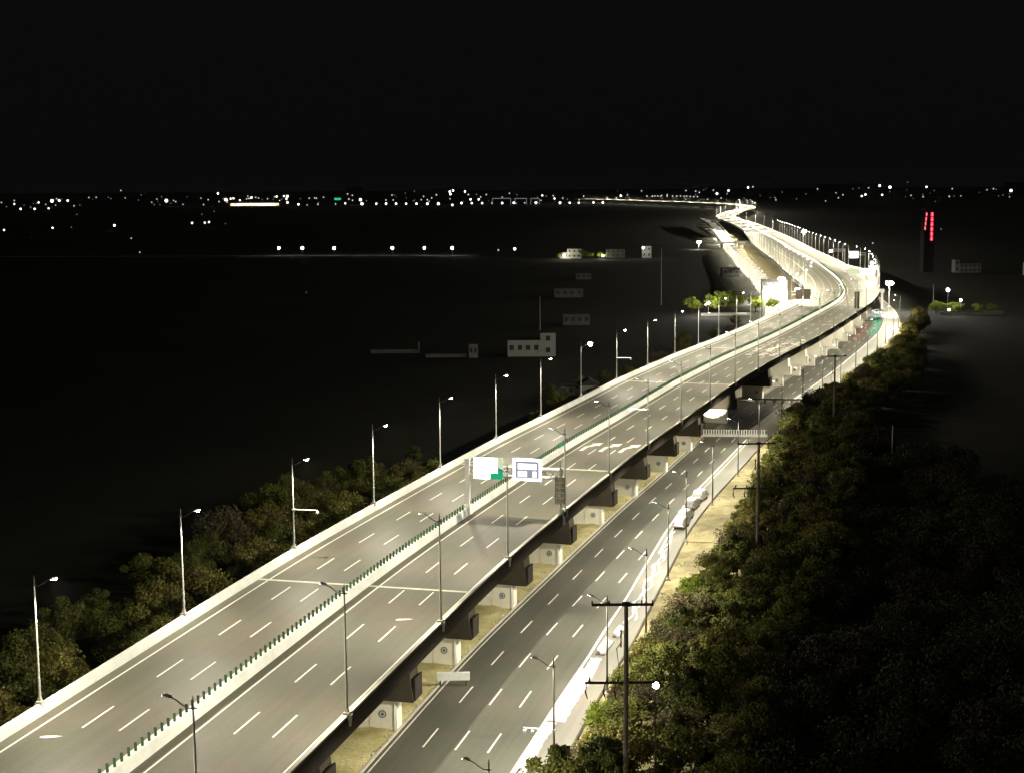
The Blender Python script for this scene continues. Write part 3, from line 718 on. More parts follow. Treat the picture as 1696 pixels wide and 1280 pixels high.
# parked white vans
def make_van():
    e = bpy.data.objects.new('parked_van', None); col.objects.link(e)
    W2 = 0.86; mm = MB()
    prof = [(-2.3, 0.35), (2.25, 0.35), (2.3, 0.85), (1.65, 1.05), (1.05, 1.72), (0.6, 1.86), (-2.15, 1.84), (-2.3, 1.6)]
    k = len(prof)
    for yy in (-W2, W2): mm.v += [(x, yy*(0.9 if z > 1.2 else 1.0), z) for x, z in prof]
    mm.f.append(tuple(range(k))); mm.f.append(tuple(range(2*k-1, k-1, -1))); mm.mi += [0, 0]
    for j in range(k): mm.f.append(((j+1) % k, j, j+k, (j+1) % k+k)); mm.mi.append(0)
    b = mm.build('body', 'van_white', e)
    mm = MB(); mm.quad((-2.305, -0.62, 1.22), (-2.305, 0.62, 1.22), (-2.20, 0.58, 1.66), (-2.20, -0.58, 1.66)); mm.build('rear_window', 'car_glass', b)
    mm = MB(); mm.quad((1.62, -0.7, 1.10), (1.62, 0.7, 1.10), (1.08, 0.66, 1.71), (1.08, -0.66, 1.71)); mm.build('windscreen', 'car_glass', b)
    for sg in (-1, 1):
        for xa, xb in ((0.45, 1.05),):
            mm = MB(); y_ = sg*W2*0.905+sg*0.045; mm.quad((xa, y_+sg*.03, 1.2), (xb, y_+sg*.03, 1.2), (xb-0.05, y_-sg*.015, 1.66), (xa, y_-sg*.015, 1.66)); mm.build('side_window', 'car_glass', b)
        mm = MB(); mm.box((-2.31, sg*0.74, 1.0), (0.05, 0.14, 0.4)); mm.build('tail_light', 'tail_red', b)
    mm = MB(); mm.box((-2.36, 0, 0.48), (0.16, 1.66, 0.22)); mm.build('bumper', 'pole_dark', e)
    for sx in (-1.45, 1.45):
        for sg in (-1, 1):
            mm = MB(); mm.tube([(sx, sg*0.64, 0.32), (sx, sg*0.84, 0.32)], 0.32, 14); w_ = mm.build('wheel', 'rubber', e)
            mm = MB(); mm.tube([(sx, sg*0.835, 0.32), (sx, sg*0.85, 0.32)], 0.18, 10); mm.build('rim', 'pole_grey', w_)
    return e
van = make_van()
vl = ['white parked van nearest the camera in the row on the cycle lane', 'second white parked van in the row on the cycle lane', 'third white parked van in the row on the cycle lane', 'farthest white parked van in the row on the cycle lane']
for i, (s, o_) in enumerate(((221.0, 24.0), (227.6, 23.5), (238.0, 22.75), (246.5, 22.6))):
    e = van if i == 0 else copy_tree(van); x, y, h = at(s, o_); e.location = (x, y, 0.004); e.scale = (1.08, 1.08, 1.08); e.rotation_euler = (0, 0, h-R(4)); tag(e, vl[i], 'van', 'vans parked on the cycle lane')
e = copy_tree(van); x, y, h = at(690, 15.6); e.name = 'oncoming_van'; e.location = (x, y, 0); e.rotation_euler = (0, 0, h+math.pi); tag(e, 'white van with bright headlights far along the street by the portal', 'van')
for sg in (-1, 1):
    mm = MB(); mm.ball((2.33, sg*0.62, 0.72), 0.17, 8, 5); mm.build('headlight', 'headlight', e)

# barrier fence and beam that close off the unlit stretch of street
x, y, h = at(321, 7.5); xb, yb, _ = at(325, 23.6); ln_ = math.hypot(xb-x, yb-y); ang = math.atan2(yb-y, xb-x)
t = thing('barrier_fence', 'white picket barrier fence across the street where the lit part ends', 'fence', (x, y, 0), ang)
mm = MB(); mm.box((ln_/2, 0, 0.28), (ln_, 0.5, 0.56)); mm.build('plinth', 'concrete_pale', t)
mm = MB()
for z in (0.75, 1.65): mm.box((ln_/2, 0, z), (ln_, 0.07, 0.07))
mm.build('rail', 'pole_grey', t)
mp_ = MB(); mp_.box((0, 0, 1.15), (0.20, 0.10, 1.15)); PK = mp_.mesh('picket', 'metal_white')
for k in range(int(ln_/0.62)): link('picket', PK, t, (0.3+k*0.62, 0.0, 0))
x, y, h = at(383, 8.4); xb, yb, _ = at(387, 23.0); ln2 = math.hypot(xb-x, yb-y)
t = thing('barrier_beam', 'long brown beam barrier on blocks across the far end of the unlit stretch', 'barrier', (x, y, 0), math.atan2(yb-y, xb-x))
mm = MB(); mm.box((ln2/2, 0, 0.95), (ln2, 0.25, 0.4)); mm.build('beam', 'board_brown', t)
for k in range(6):
    mm = MB(); mm.box((ln2*(k+0.5)/6, 0, 0.37), (0.7, 0.6, 0.74), top=(.8, .8)); mm.build('block', 'concrete_pale', t)
# rubble along kerbs and closures
mm = MB(); r = random.Random(3)
for k in range(420):
    z = r.random()
    if z < 0.55: s, o_ = r.uniform(70, 318), 0; o_ = val(SL, s)-0.5-abs(r.gauss(0, 0.7))
    elif z < 0.8: s, o_ = r.uniform(386, 392), r.uniform(7, 24)
    else: s, o_ = r.uniform(95, 318), 0; o_ = val(KB, s)+0.6+abs(r.gauss(0, 1.2))
    x, y, h = at(s, o_); d = r.uniform(0.12, 0.42); mm.box((x, y, d*0.3), (d, d*r.uniform(.6, 1.2), d*0.7), r.uniform(0, 3), top=(r.uniform(.4, .8), r.uniform(.4, .8)))
stuff(tag(mm.build('rubble', 'stone_rubble'), 'scattered pale stones along the kerbs', 'rubble'))
# unseen work lamp added under the deck beyond the fence to light the pier cap
x, y, h = at(333, 6.0)
t = thing('added_work_lamp', 'small unseen work lamp added under the viaduct to light a pier cap', 'work lamp', (x, y, 0), h)
mm = MB(); mm.tube([(0, 0, 0), (0, 0, 1.6)], 0.05, 6); mm.build('stand', 'metal_dark', t)
mm = MB(); mm.box((0.1, 0, 1.75), (0.15, 0.5, 0.35)); hd_ = mm.build('lamp_head', 'metal_dark', t)
mm = MB(); mm.quad((0.18, -0.2, 1.62), (0.18, 0.2, 1.62), (0.18, 0.2, 1.88), (0.18, -0.2, 1.88)); mm.build('lens', 'lens_white', hd_)
wd = spot_data('added_work_light', 26000, R(52), 0.3, 0.2); lo = link('lamp_light', wd, hd_, (0.3, 0, 1.8)); lo.rotation_euler = (0, R(-112), 0)

# ================================================================== power poles
def power_pole(loc, hgt, low, label, lamp=False, yaw=0.0, arm=3.3):
    t = thing('power_pole', label, 'power pole', loc, yaw, 'power poles along the tree belt')
    mm = MB(); mm.tube([(0, 0, 0), (0, 0, hgt)], [0.30, 0.20], 10); mm.build('pole', 'pole_concrete', t)
    mm = MB(); mm.box((-0.35, 0, hgt-0.15), (2*arm-0.6, 0.24, 0.22)); mm.box((0, 0, hgt-0.1), (0.8, 0.5, 0.35)); c1 = mm.build('crossarm', 'iron_brown', t)
    for xx in (-arm, -arm*0.5, arm*0.45, arm-0.75):
        q = MB(); q.tube([(xx, 0, hgt-0.05), (xx, 0, hgt+0.28)], [0.09, 0.05], 6); q.build('insulator', 'iron_brown', c1)
    mm = MB(); mm.box((-0.6, 0.1, low), (2*arm+0.2, 0.2, 0.2)); c2 = mm.build('crossarm', 'iron_brown', t)
    for xx in (-arm-0.5, -arm*0.62, -arm*0.3):
        q = MB(); q.tube([(xx, 0.1, low), (xx-0.15, 0.1, low-0.9), (xx+0.05, 0.1, low-1.6)], [0.07, 0.10, 0.05], 6); q.tube([(xx+0.2, 0.1, low+0.1), (xx+0.3, 0.1, low+0.6)], [0.12, 0.08], 6); q.build('fuse_cutout', 'iron_brown', c2)
    q = MB(); q.tube([(-0.45, 0.2, hgt-4), (-0.9, 0.2, hgt-4.6), (-0.55, 0.2, low+0.3)], 0.05, 5); q.tube([(-0.5, 0, hgt-2.6), (-0.5, 0, hgt-4.4)], 0.08, 5); q.build('cable', 'iron_brown', t)
    return t
power_pole((10.9, 141.0, 0), 22.0, 14.0, 'tall dark power pole in the foreground, nearest the bottom edge', yaw=0.0)
power_pole((38.8, 233.0, 0), 21.7, 14.4, 'middle power pole with thin crossarms rising from the trees', yaw=0.05)
power_pole((77.0, 355.0, 0), 21.4, 13.6, 'farthest power pole standing before the dark tree line', yaw=0.05)
# bare lamp bulb on a bracket of its own beside the foreground pole
t = thing('bulb_lamp', 'bare glaring white bulb on a slim post by the foreground power pole', 'lamp', (14.35, 146.5, 0))
mm = MB(); mm.tube([(0, 0, 0), (0, 0, 11.5)], [0.07, 0.05], 6); mm.tube([(0, 0, 11.3), (-1.8, 0, 10.9)], 0.04, 5); mm.build('post', 'iron_brown', t)
mm = MB(); mm.ball((0, 0, 11.85), 0.33, 12, 8); mm.build('bulb', 'lamp_bulb', t, smooth=True)
pd = bpy.data.lights.new('bulb_light', 'POINT'); pd.energy = 60; pd.shadow_soft_size = 0.4; link('lamp_light', pd, t, (0, 0, 11.85))
def thin_pole(x, y, h_, lab):
    t = thing('wire_pole', lab, 'pole', (x, y, 0), 0, 'thin wire poles in the dark fields')
    mm = MB(); mm.tube([(0, 0, 0), (0, 0, h_)], [0.17, 0.12], 6); mm.build('pole', 'wall_white', t)
    mm = MB(); mm.box((0, 0, h_-0.3), (1.2, 0.12, 0.12)); mm.build('crossarm', 'iron_brown', t)
thin_pole(83.3, 324.4, 9.5, 'thin pale pole alone in the dark right-hand field')
thin_pole(12.2, 640.0, 15, 'thin pole behind the white house on the left')
thin_pole(78.0, 780.0, 30, 'tall thin pole left of the lit yellow trees')
thin_pole(128.0, 745.0, 10, 'short thin pole among the dark trees left of the viaduct')
thin_pole(214.0, 760.0, 11, 'thin pole beside the garden hedge on the right')

# ================================================================== trees
def crown_mesh(name, seed, rad, hgt, base, n, leaf, material):
    r = np.random.default_rng(seed)
    nc = 26; cl = []
    while len(cl) < nc:
        p = r.uniform(-1, 1, 3)
        if np.linalg.norm(p) < 1.05 and p[2] > -0.85: cl.append(p*np.array([rad*0.85, rad*0.85, hgt*0.46]) + [0, 0, base+hgt*0.5])
    cl = np.array(cl); cr = (0.13+0.32*r.random(nc)**1.6)*rad
    idx = r.integers(0, nc, n); d = r.normal(0, 1, (n, 3)); d /= np.linalg.norm(d, axis=1)[:, None]
    c = cl[idx] + d*(cr[idx]*r.uniform(0.2, 1.35, n)**0.75)[:, None]*np.array([1, 1, 0.8])
    nn = d*0.7 + r.normal(0, 0.6, (n, 3)); nn /= np.linalg.norm(nn, axis=1)[:, None]
    u = np.cross(nn, r.normal(0, 1, (n, 3))); u /= np.linalg.norm(u, axis=1)[:, None]; w = np.cross(nn, u)
    sz = leaf*r.uniform(0.55, 1.25, n)[:, None]
    V = np.stack([c-u*sz*.5, c+w*sz*.32, c+u*sz*.5, c-w*sz*.32], 1).reshape(-1, 3)
    me = bpy.data.meshes.new(name); me.vertices.add(4*n); me.vertices.foreach_set('co', V.ravel())
    me.loops.add(4*n); me.loops.foreach_set('vertex_index', np.arange(4*n)); me.polygons.add(n)
    me.polygons.foreach_set('loop_start', np.arange(0, 4*n, 4)); me.polygons.foreach_set('loop_total', np.full(n, 4)); me.update(calc_edges=True)
    tint = np.clip(r.uniform(0.0, 1.0, nc)[idx]*0.6 + r.uniform(0, 0.5, n), 0, 1)
    a = me.attributes.new('tint', 'FLOAT', 'FACE'); a.data.foreach_set('value', tint.astype(np.float32))
    me.materials.append(MATS[material]); return me, cl
def trunk_mesh(name, cl, base, seed, rad=0.17):
    mm = MB(); r = random.Random(seed); top = base+1.5
    mm.tube([(0, 0, -0.1), (0.08, 0.05, base*0.5), (0.02, 0.1, top)], [rad*1.3, rad, rad*0.7], 7)
    for c in cl[:9]: mm.tube([(0.02, 0.08, base*r.uniform(.75, 1.0)), tuple((c*0.5+np.array([0, 0, base*.5]))), tuple(c)], [rad*.55, rad*.35, rad*.12], 5)
    return mm.mesh(name, 'bark')
TREES = {}
def variant(key, seed, rad, hgt, base, n, leaf, material):
    cm, cl = crown_mesh('crown', seed, rad, hgt, base, n, leaf, material)
    TREES[key] = (cm, trunk_mesh('trunk', cl, base, seed))
for k, mt in enumerate(('leaf_green', 'leaf_olive', 'leaf_green', 'leaf_brown')):
    variant(('big', k), 20+k, 3.6+0.3*k, 5.6+0.4*(k % 2), 1.6, 12000, 0.34, mt)
for k, mt in enumerate(('leaf_green', 'leaf_olive', 'leaf_brown')):
    variant(('bush', k), 40+k, 2.0, 2.6, 0.4, 3500, 0.32, mt)
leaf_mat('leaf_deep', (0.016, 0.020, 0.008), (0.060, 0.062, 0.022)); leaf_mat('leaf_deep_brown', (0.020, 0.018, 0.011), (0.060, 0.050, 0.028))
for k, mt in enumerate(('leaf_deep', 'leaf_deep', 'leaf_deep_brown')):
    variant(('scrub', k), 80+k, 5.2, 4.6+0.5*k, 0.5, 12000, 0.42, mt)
variant(('bright', 0), 60, 2.6, 4.2, 0.6, 5500, 0.34, 'leaf_bright')
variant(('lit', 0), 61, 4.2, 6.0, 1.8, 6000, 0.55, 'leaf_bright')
def tree(key, x, y, sc, label, group=None, name='leafy_tree', z=0.0, cat='tree'):
    t = thing(name, label, cat, (x, y, z), random.uniform(0, 6.28), group); t.scale = (sc, sc, sc*random.uniform(0.88, 1.12))
    link('crown', TREES[key][0], t); link('trunk', TREES[key][1], t)
    return t
rt = random.Random(8)
def kinds(w): return ('big', rt.choices((0, 1, 2, 3), w)[0])
COLW = {0: 'green', 1: 'olive', 2: 'broad green', 3: 'russet'}
def near_lamp(s, tab):
    i = min(range(len(tab)), key=lambda k: abs(tab[k]-s)); return ORD[i] if i < 18 else 'farthest'
def szw(sc): return 'large' if sc > 1.08 else ('small' if sc < 0.86 else 'mid-sized')
# belt right of the cycle lane
for row, (s0, s1, ds) in enumerate(((90.0, 640, 7.6), (86.0, 520, 7.6), (88, 460, 8.6))):
    s = s0
    while s < s1:
        kb = val(KB, s)
        edge = val([(80, 3.4), (150, 4.6), (200, 10.0), (240, 10.0), (270, 9.0), (300, 6.0), (330, 3.0), (380, 3.4), (430, 6.0), (640, 5.5)], s)
        o_ = kb+edge+3.0+row*6.0+rt.uniform(-1.2, 1.2); ss_ = s+rt.uniform(-2.0, 2.0)
        x, y, h = at(ss_, o_)
        s += ds if s > 175 else ds*0.72
        if math.hypot(x-10.9, y-141) < 2.6 or math.hypot(x-13.9, y-146.5) < 2.5: continue
        sc = rt.uniform(0.82, 1.18)*(1.0 if row else 0.92)
        if ss_ < 170: sc *= 0.86
        key = kinds((5, 4, 5, 0.8))
        lab = '%s %s tree %s the %s cycle-lane lamp' % (szw(sc), COLW[key[1]], ['at the belt edge behind', 'second row behind', 'dark back row behind'][row], near_lamp(ss_, [q[0] for q in ss]))
        tree(key, x, y, sc, lab, ['front row of the right tree belt', 'second row of the right tree belt', 'back row of the right tree belt'][row])
# bushes at the foot of the belt
s = 96.0
while s < 330:
    edge = val([(80, 1.6), (150, 3.4), (200, 8.0), (250, 8.0), (300, 4.5), (330, 2.5)], s)
    x, y, h = at(s, val(KB, s)+edge+rt.uniform(-0.6, 1.0))
    tree(('bush', rt.choice((0, 1, 2))), x, y, rt.uniform(0.5, 1.0), 'low bush on the grassy verge at the foot of the tree belt', 'bushes on the right verge', 'verge_bush', cat='bush')
    s += rt.uniform(2.2, 4.0) if s < 180 else rt.uniform(3.0, 6.5)
x, y, h = at(166, val(KB, 166)+6.4); tree(('bright', 0), x, y, 1.0, 'bright green bush catching lamplight on the verge beyond the power pole', None, 'bright_bush', cat='bush')
x, y, h = at(113, val(KB, 113)+2.6); tree(('bright', 0), x, y, 0.8, 'bright green young tree behind the foot of the foreground power pole', None, 'bright_bush', cat='bush')
# dark foreground crowns at the bottom edge
for (s_, o_, sc, lab) in ((87.0, 33.6, 1.02, 'dark round tree crown at the bottom edge left of the power pole'), (79.0, 30.6, 1.12, 'small dark crown touching the bottom edge over the street'), (91.0, 37.5, 0.95, 'dark bushy crown at the foot of the foreground power pole')):
    x, y, h = at(s_, o_); tree(('big', 0), x, y, sc, lab)
# scattered trees in the dark right-hand fields
mass = MB(); mk = 0
for row in range(7):
    s = 60.0+rt.uniform(0, 8)
    while s < 300-row*8:
        o_ = val(KB, s)+val([(80, 3.4), (150, 4.6), (200, 10.0), (240, 10.0), (300, 6.0)], s)+20.5+row*9.5+rt.uniform(-2.5, 2.5); xx, yy, h = at(s+rt.uniform(-3, 3), o_)
        s += 11.0+row*0.8
        if abs(xx/yy) > 0.40: continue
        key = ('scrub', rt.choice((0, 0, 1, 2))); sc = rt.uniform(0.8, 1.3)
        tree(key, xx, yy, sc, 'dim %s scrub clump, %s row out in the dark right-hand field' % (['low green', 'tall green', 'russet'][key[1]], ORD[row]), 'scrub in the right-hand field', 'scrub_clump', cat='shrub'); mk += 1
# belt left of the viaduct
for k in range(100):
    s = 40+190*(k+rt.random())/100; o_ = -15-(8+rt.random()*26)
    x, y, h = at(s, o_); key = kinds((5, 4, 4, 1.2)); sc = rt.uniform(0.85, 1.2)
    tree(key, x, y, sc, 'dim %s %s tree left of the viaduct near the %s parapet lamp' % (szw(sc), COLW[key[1]], near_lamp(s, sl[1:])), 'trees along the left side of the viaduct')
for k in range(24):
    s = rt.uniform(232, 620); o_ = -15-rt.uniform(14, 34); x, y, h = at(s, o_); key = kinds((5, 1, 5, 2)); sc = rt.uniform(0.5, 0.8)
    tree(key, x, y, sc, 'dark low %s tree left of the viaduct near the %s parapet lamp' % (COLW[key[1]], near_lamp(s, sl[1:])), 'dark trees left of the viaduct')

# lit yellow-green trees by a lamp left of the bend
for i, (x, y, sc, lab) in enumerate(((100, 722, 1.45, 'bright yellow-green tree beside a white lamp left of the bend'), (108, 726, 1.3, 'second yellow-green tree of the lit pair left of the bend'), (119, 730, 1.0, 'dimmer green tree right of the lit pair'), (128, 735, 0.85, 'slim green tree close to the viaduct at the bend'), (87.5, 727, 1.1, 'shaded tree left of the lamp at the yellow-green trees'))):
    tree(('lit', 0), x, y, sc, lab)
def yard_lamp(x, y, z, r_, energy, lab, post=True, name='yard_lamp', col_=(1, 0.97, 0.88), grp=None, cat='lamp', gm='lamp_glow'):
    t = thing(name, lab, cat, (x, y, 0), 0, grp)
    mm = MB(); mm.tube([(0, 0, 0), (0, 0, z-r_*0.8)], [0.12, 0.08], 6); mm.build('post', 'pole_grey', t)
    mm = MB(); mm.ball((0, 0, z), r_, 12, 8); mm.build('bulb', gm, t, smooth=True)
    if energy:
        d = bpy.data.lights.new('yard_light', 'POINT'); d.energy = energy; d.shadow_soft_size = r_*1.1; d.color = col_; link('lamp_light', d, t, (0, 0, z))
    return t
yard_lamp(93.5, 711, 6.2, 0.7, 60000, 'white lamp at the foot of the yellow-green trees')
t = thing('garden_wall', 'low white wall in front of the lit yellow-green trees', 'wall', (102, 712, 0)); mm = MB(); mm.box((0, 0, 0.6), (24, 0.4, 1.2)); mm.build('wall', 'wall_white', t); mm = MB(); mm.box((0, 0, 1.28), (24.2, 0.55, 0.16)); mm.build('coping', 'concrete_pale', t)
# lamp, hedge and bushes on the far right
yard_lamp(208.5, 716, 11.2, 0.8, 45000, 'tall garden lamp above the lit hedge on the far right', gm='lamp_bulb')
yard_lamp(213.6, 712, 6.6, 0.6, 0, 'small white globe lamp in the hedge on the far right')
yard_lamp(206.4, 706, 2.6, 0.55, 0, 'low white bollard lamp before the hedge', name='bollard_lamp')
for i, (x, y, sc) in enumerate(((203.0, 716, 0.75), (207.0, 719, 0.6), (211.0, 718, 0.7), (215, 719, 0.6), (224, 720, 0.55), (231, 720, 0.55))):
    tree(('lit', 0), x, y, sc, 'green garden bush under the tall lamp on the far right, %s from the left' % ORD[i], 'garden bushes on the far right', 'garden_bush', cat='bush')
t = thing('garden_wall', 'long low wall with a clipped top in front of the far right bushes', 'wall', (217, 706, 0))
mm = MB(); mm.box((0, 0, 0.9), (30, 0.7, 1.8)); mm.build('wall', 'wall_grey', t)
ch, clh = crown_mesh('hedge', 77, 1.0, 1.0, 0.0, 2500, 0.32, 'leaf_bright'); co = np.zeros(len(ch.vertices)*3); ch.vertices.foreach_get('co', co); co = co.reshape(-1, 3); co[:, 0] = co[:, 0]*11-3; co[:, 1] *= 0.8; co[:, 2] = co[:, 2]*0.6+1.6; ch.vertices.foreach_set('co', co.ravel()); link('hedge_top', ch, t)

# ================================================================== glaring floodlights along the far road
def flood(x, y, z, r_, energy, lab, z0=0.0):
    t = thing('floodlight', lab, 'floodlight', (x, y, z0))
    mm = MB(); mm.tube([(0, 0, 0), (0, 0, z)], [0.2, 0.14], 6); mm.build('mast', 'pole_grey', t)
    mm = MB(); mm.box((0, 0, z+0.3), (r_*2.2, 0.5, 0.25)); mm.build('frame', 'pole_dark', t)
    for k in (-1, 0, 1):
        mm = MB(); mm.ball((k*r_*0.8, -0.3, z), r_*0.62, 10, 6); mm.build('lamp', 'lamp_bulb', t)
    d = spot_data('flood_light', energy, R(146), 0.35, r_*0.7, (1, 0.95, 0.84)); link('lamp_light', d, t, (0, -0.8, z-0.2))
flood(143.5, 752.0, 9.5, 0.9, 200000, 'glaring floodlight beside the viaduct at the bend')
flood(142.0, 790.0, 12.5, 1.2, 900000, 'added floodlight beside the viaduct, blowing out the shed past the bend')  # extra floodlight added to wash out the stand-in shed
flood(183.0, 726.0, 14.0, 1.4, 120000, 'glaring white floodlight above the white portal on the right')
fx, fy, fh = at(1215, 14.9); flood(fx, fy, 10.0, 1.5, 60000, 'white floodlight on the right parapet of the far viaduct', ZD+1.08)
flood(222.0, 1560.0, 8.0, 2.0, 500000, 'floodlight at the far slip road left of the viaduct')
flood(181.0, 1450.0, 7.0, 1.5, 60000, 'white floodlight left of the far street')

t = thing('glare_shed', 'added white shed standing in for the glare inside the bend of the viaduct', 'shed', (142.0, 806.0, 0))  # added shed, its blown-out walls stand in for lamp glare
mm = MB(); mm.box((0, 5, 5.2), (12.5, 10, 10.4)); b = mm.build('wall', 'sheet_white', t); mm = MB(); mm.box((0, 5, 10.55), (13.0, 10.6, 0.3)); mm.build('roof', 'sheet_white', t)
mm = MB(); mm.box((1.5, -0.04, 2.2), (4.0, 0.12, 4.4)); mm.build('door', 'metal_white', b)

# white portal over the street by the bend
x, y, h = at(735, 18.0)
t = thing('white_portal', 'white lit portal frame over the far street right of the bend', 'portal', (178, 742, 0), 0)
for xx in (-3.0, 5.5):
    mm = MB(); mm.box((xx, 0, 4.2), (1.0, 1.0, 8.4)); mm.build('leg', 'wall_white', t)
mm = MB(); mm.box((1.2, 0, 9.2), (10.5, 1.6, 1.7)); mm.build('beam', 'wall_white', t)
mm = MB(); mm.box((-0.8, -0.85, 11.5), (4.6, 0.3, 2.6)); mm.build('sign_board', 'sign_white', t)

# slip road and cross bridge in the far distance
t = thing('slip_road', 'pale lit ramp descending on the left of the far viaduct', 'ramp', (0, 0, 0))
P = [(285, 2250, 12), (262, 1950, 11), (243, 1750, 8), (228, 1600, 4), (222, 1530, 1)]
mm = MB()
for (x, y, z) in P: mm.v += [(x-6.5, y, z), (x+6.5, y, z), (x+6.5, y, z-1.2), (x-6.5, y, z-1.2)]
for k in range(len(P)-1):
    for j in range(4): a = k*4+j; b = k*4+(j+1) % 4; mm.f.append((a, b, b+4, a+4)); mm.mi.append(0)
mm.build('deck', 'concrete_white', t)
for sg in (-1, 1):
    mm = MB()
    for (x, y, z) in P: mm.v += [(x+sg*6.5, y, z), (x+sg*6.1, y, z), (x+sg*6.1, y, z+1.1), (x+sg*6.5, y, z+1.1)]
    for k in range(len(P)-1):
        for j in range(4): a = k*4+j; b = k*4+(j+1) % 4; mm.f.append((a, b, b+4, a+4)); mm.mi.append(0)
    mm.build('parapet', 'concrete_white', t)
t = thing('cross_bridge', 'pale road bridge passing under the far viaduct', 'bridge', (222, 1465, 0))
mm = MB(); mm.box((0, 0, 5.2), (46, 9, 1.0)); mm.build('deck', 'concrete_pale', t)
for yy in (-4.6, 4.6):
    mm = MB(); mm.box((0, yy, 6.2), (46, 0.4, 1.2)); mm.build('parapet', 'concrete_white', t)
for xx in (-17, 0, 17):
    mm = MB(); mm.box((xx, 0, 2.3), (1.4, 6, 4.7)); mm.build('pier', 'concrete_pale', t)

# ================================================================== houses
def house(x, y, blocks, lab, wall='wall_white', rz=0.0, roof='flat', wins=True, name='house', cat='house', grp=None):
    """blocks: (cx, w, d, h, storeys, bays)"""
    t = thing(name, lab, cat, (x, y, 0), rz, grp)
    for (cx, w, d, h, st, bays) in blocks:
        mm = MB(); mm.box((cx, 0, h/2), (w, d, h)); b = mm.build('wall', wall, t)
        mm = MB()
        if roof == 'gable': mm.prism([(cx-w/2-.4, h), (cx+w/2+.4, h), (cx, h+w*0.33)], -d/2-.3, d/2+.3)
        else: mm.box((cx, 0, h+0.15), (w+0.5, d+0.5, 0.3))
        mm.build('roof', 'roof_dark', t)
        if wins:
            for a in range(st):
                for c in range(bays):
                    wx = cx-w/2+(c+0.5)*w/bays; wz = h*(a+0.55)/st
                    mm = MB(); mm.box((wx, -d/2-0.02, wz), (min(1.6, w/bays*0.5), 0.10, min(1.8, h/st*0.45))); q = mm.build('window', 'window_dark', b)
                    mm = MB(); mm.box((wx, -d/2-0.07, wz-min(1.8, h/st*0.45)/2-0.06), (min(1.6, w/bays*0.5)+0.3, 0.14, 0.12)); mm.build('sill', wall, q)
    return t
house(7.0, 550, [(-2.5, 12.0, 8, 6.0, 1, 4), (6.3, 5.6, 8, 8.6, 2, 1)], 'white flat-roofed house with a taller right end in the left field')
house(29.0, 672, [(0, 12.0, 7, 5.0, 1, 4)], 'dim white low house behind, right of the white flat-roofed house', 'wall_dim')
house(22.5, 436, [(0, 5.4, 6, 4.4, 1, 1)], 'small gabled house close left of the viaduct', roof='gable', wall='wall_grey')
house(16.6, 446, [(0, 4.2, 4, 2.6, 1, 2)], 'low grey shed beside the small gabled house', wall='wall_grey')
house(-20.5, 545, [(6.5, 3.2, 4, 5.0, 1, 2)], 'narrow pale tower block at the end of a low wall in the left field', wall='wall_grey')
t = thing('field_wall', 'long dim low wall in the dark left field', 'wall', (-44, 560, 0)); mm = MB(); mm.box((0, 0, 0.7), (18, 0.4, 1.4)); mm.build('wall', 'wall_dim', t); mm = MB(); mm.box((9.2, 0, 2.2), (0.6, 0.6, 4.4)); mm.build('gate_post', 'wall_dim', t)
t = thing('field_wall', 'low dim wall running to the narrow pale tower block', 'wall', (-24, 545, 0)); mm = MB(); mm.box((0, 0, 0.6), (15, 0.4, 1.2)); mm.build('wall', 'wall_dim', t); mm = MB(); mm.box((0, 0, 1.26), (15.2, 0.5, 0.12)); mm.build('coping', 'wall_dim', t)
for (x, y, blocks, lab, wl_) in ((54, 1290, [(0, 12, 9, 8, 2, 3), (-9, 7, 8, 5, 1, 2)], 'pale yellow lit house in the far village left of the bend', 'wall_white'), (90, 1300, [(0, 16, 9, 7, 2, 4)], 'dim gabled house in the middle of the far village', 'wall_grey'), (116, 1290, [(0, 8, 8, 10, 2, 2)], 'tall narrow white house at the right of the far village', 'wall_white'), (48, 1000, [(0, 10, 7, 4, 1, 3)], 'low dim house in front of the far village', 'wall_dim'), (32, 840, [(0, 16, 8, 5, 1, 4)], 'faint grey long house in the dark left field', 'wall_dim')):
    house(x, y, blocks, lab, wl_)
yard_lamp(45, 1278, 3.0, 0.9, 22000, 'white lamp before the yellow house of the far village', col_=(1, 0.95, 0.7)); yard_lamp(78, 1278, 2.5, 0.9, 22000, 'white lamp low in the trees of the far village', col_=(1, 0.95, 0.7)); yard_lamp(112, 1276, 9, 0.9, 8000, 'lamp on the tall narrow house of the far village')
for i, (x, y, sc) in enumerate(((42, 1286, 0.7), (62, 1284, 0.9), (68, 1283, 0.8), (76, 1284, 0.7), (82, 1282, 0.6))): tree(('lit', 0), x, y, sc, 'small lit tree in the far village, %s from the left' % ORD[i], 'lit trees in the far village')
house(318, 1045, [(0, 15, 9, 6.5, 2, 5), (-9, 3, 8, 9, 2, 1)], 'dim grey house under the red neon tower on the right', 'wall_grey')
house(352, 1010, [(0, 13, 9, 8.5, 2, 3), (10, 6, 8, 7, 2, 2)], 'pale grey house at the right edge of the picture', 'wall_white')
house(150, 1030, [(0, 12, 8, 5, 1, 3)], 'low house among dark trees left of the far street', 'wall_dim')

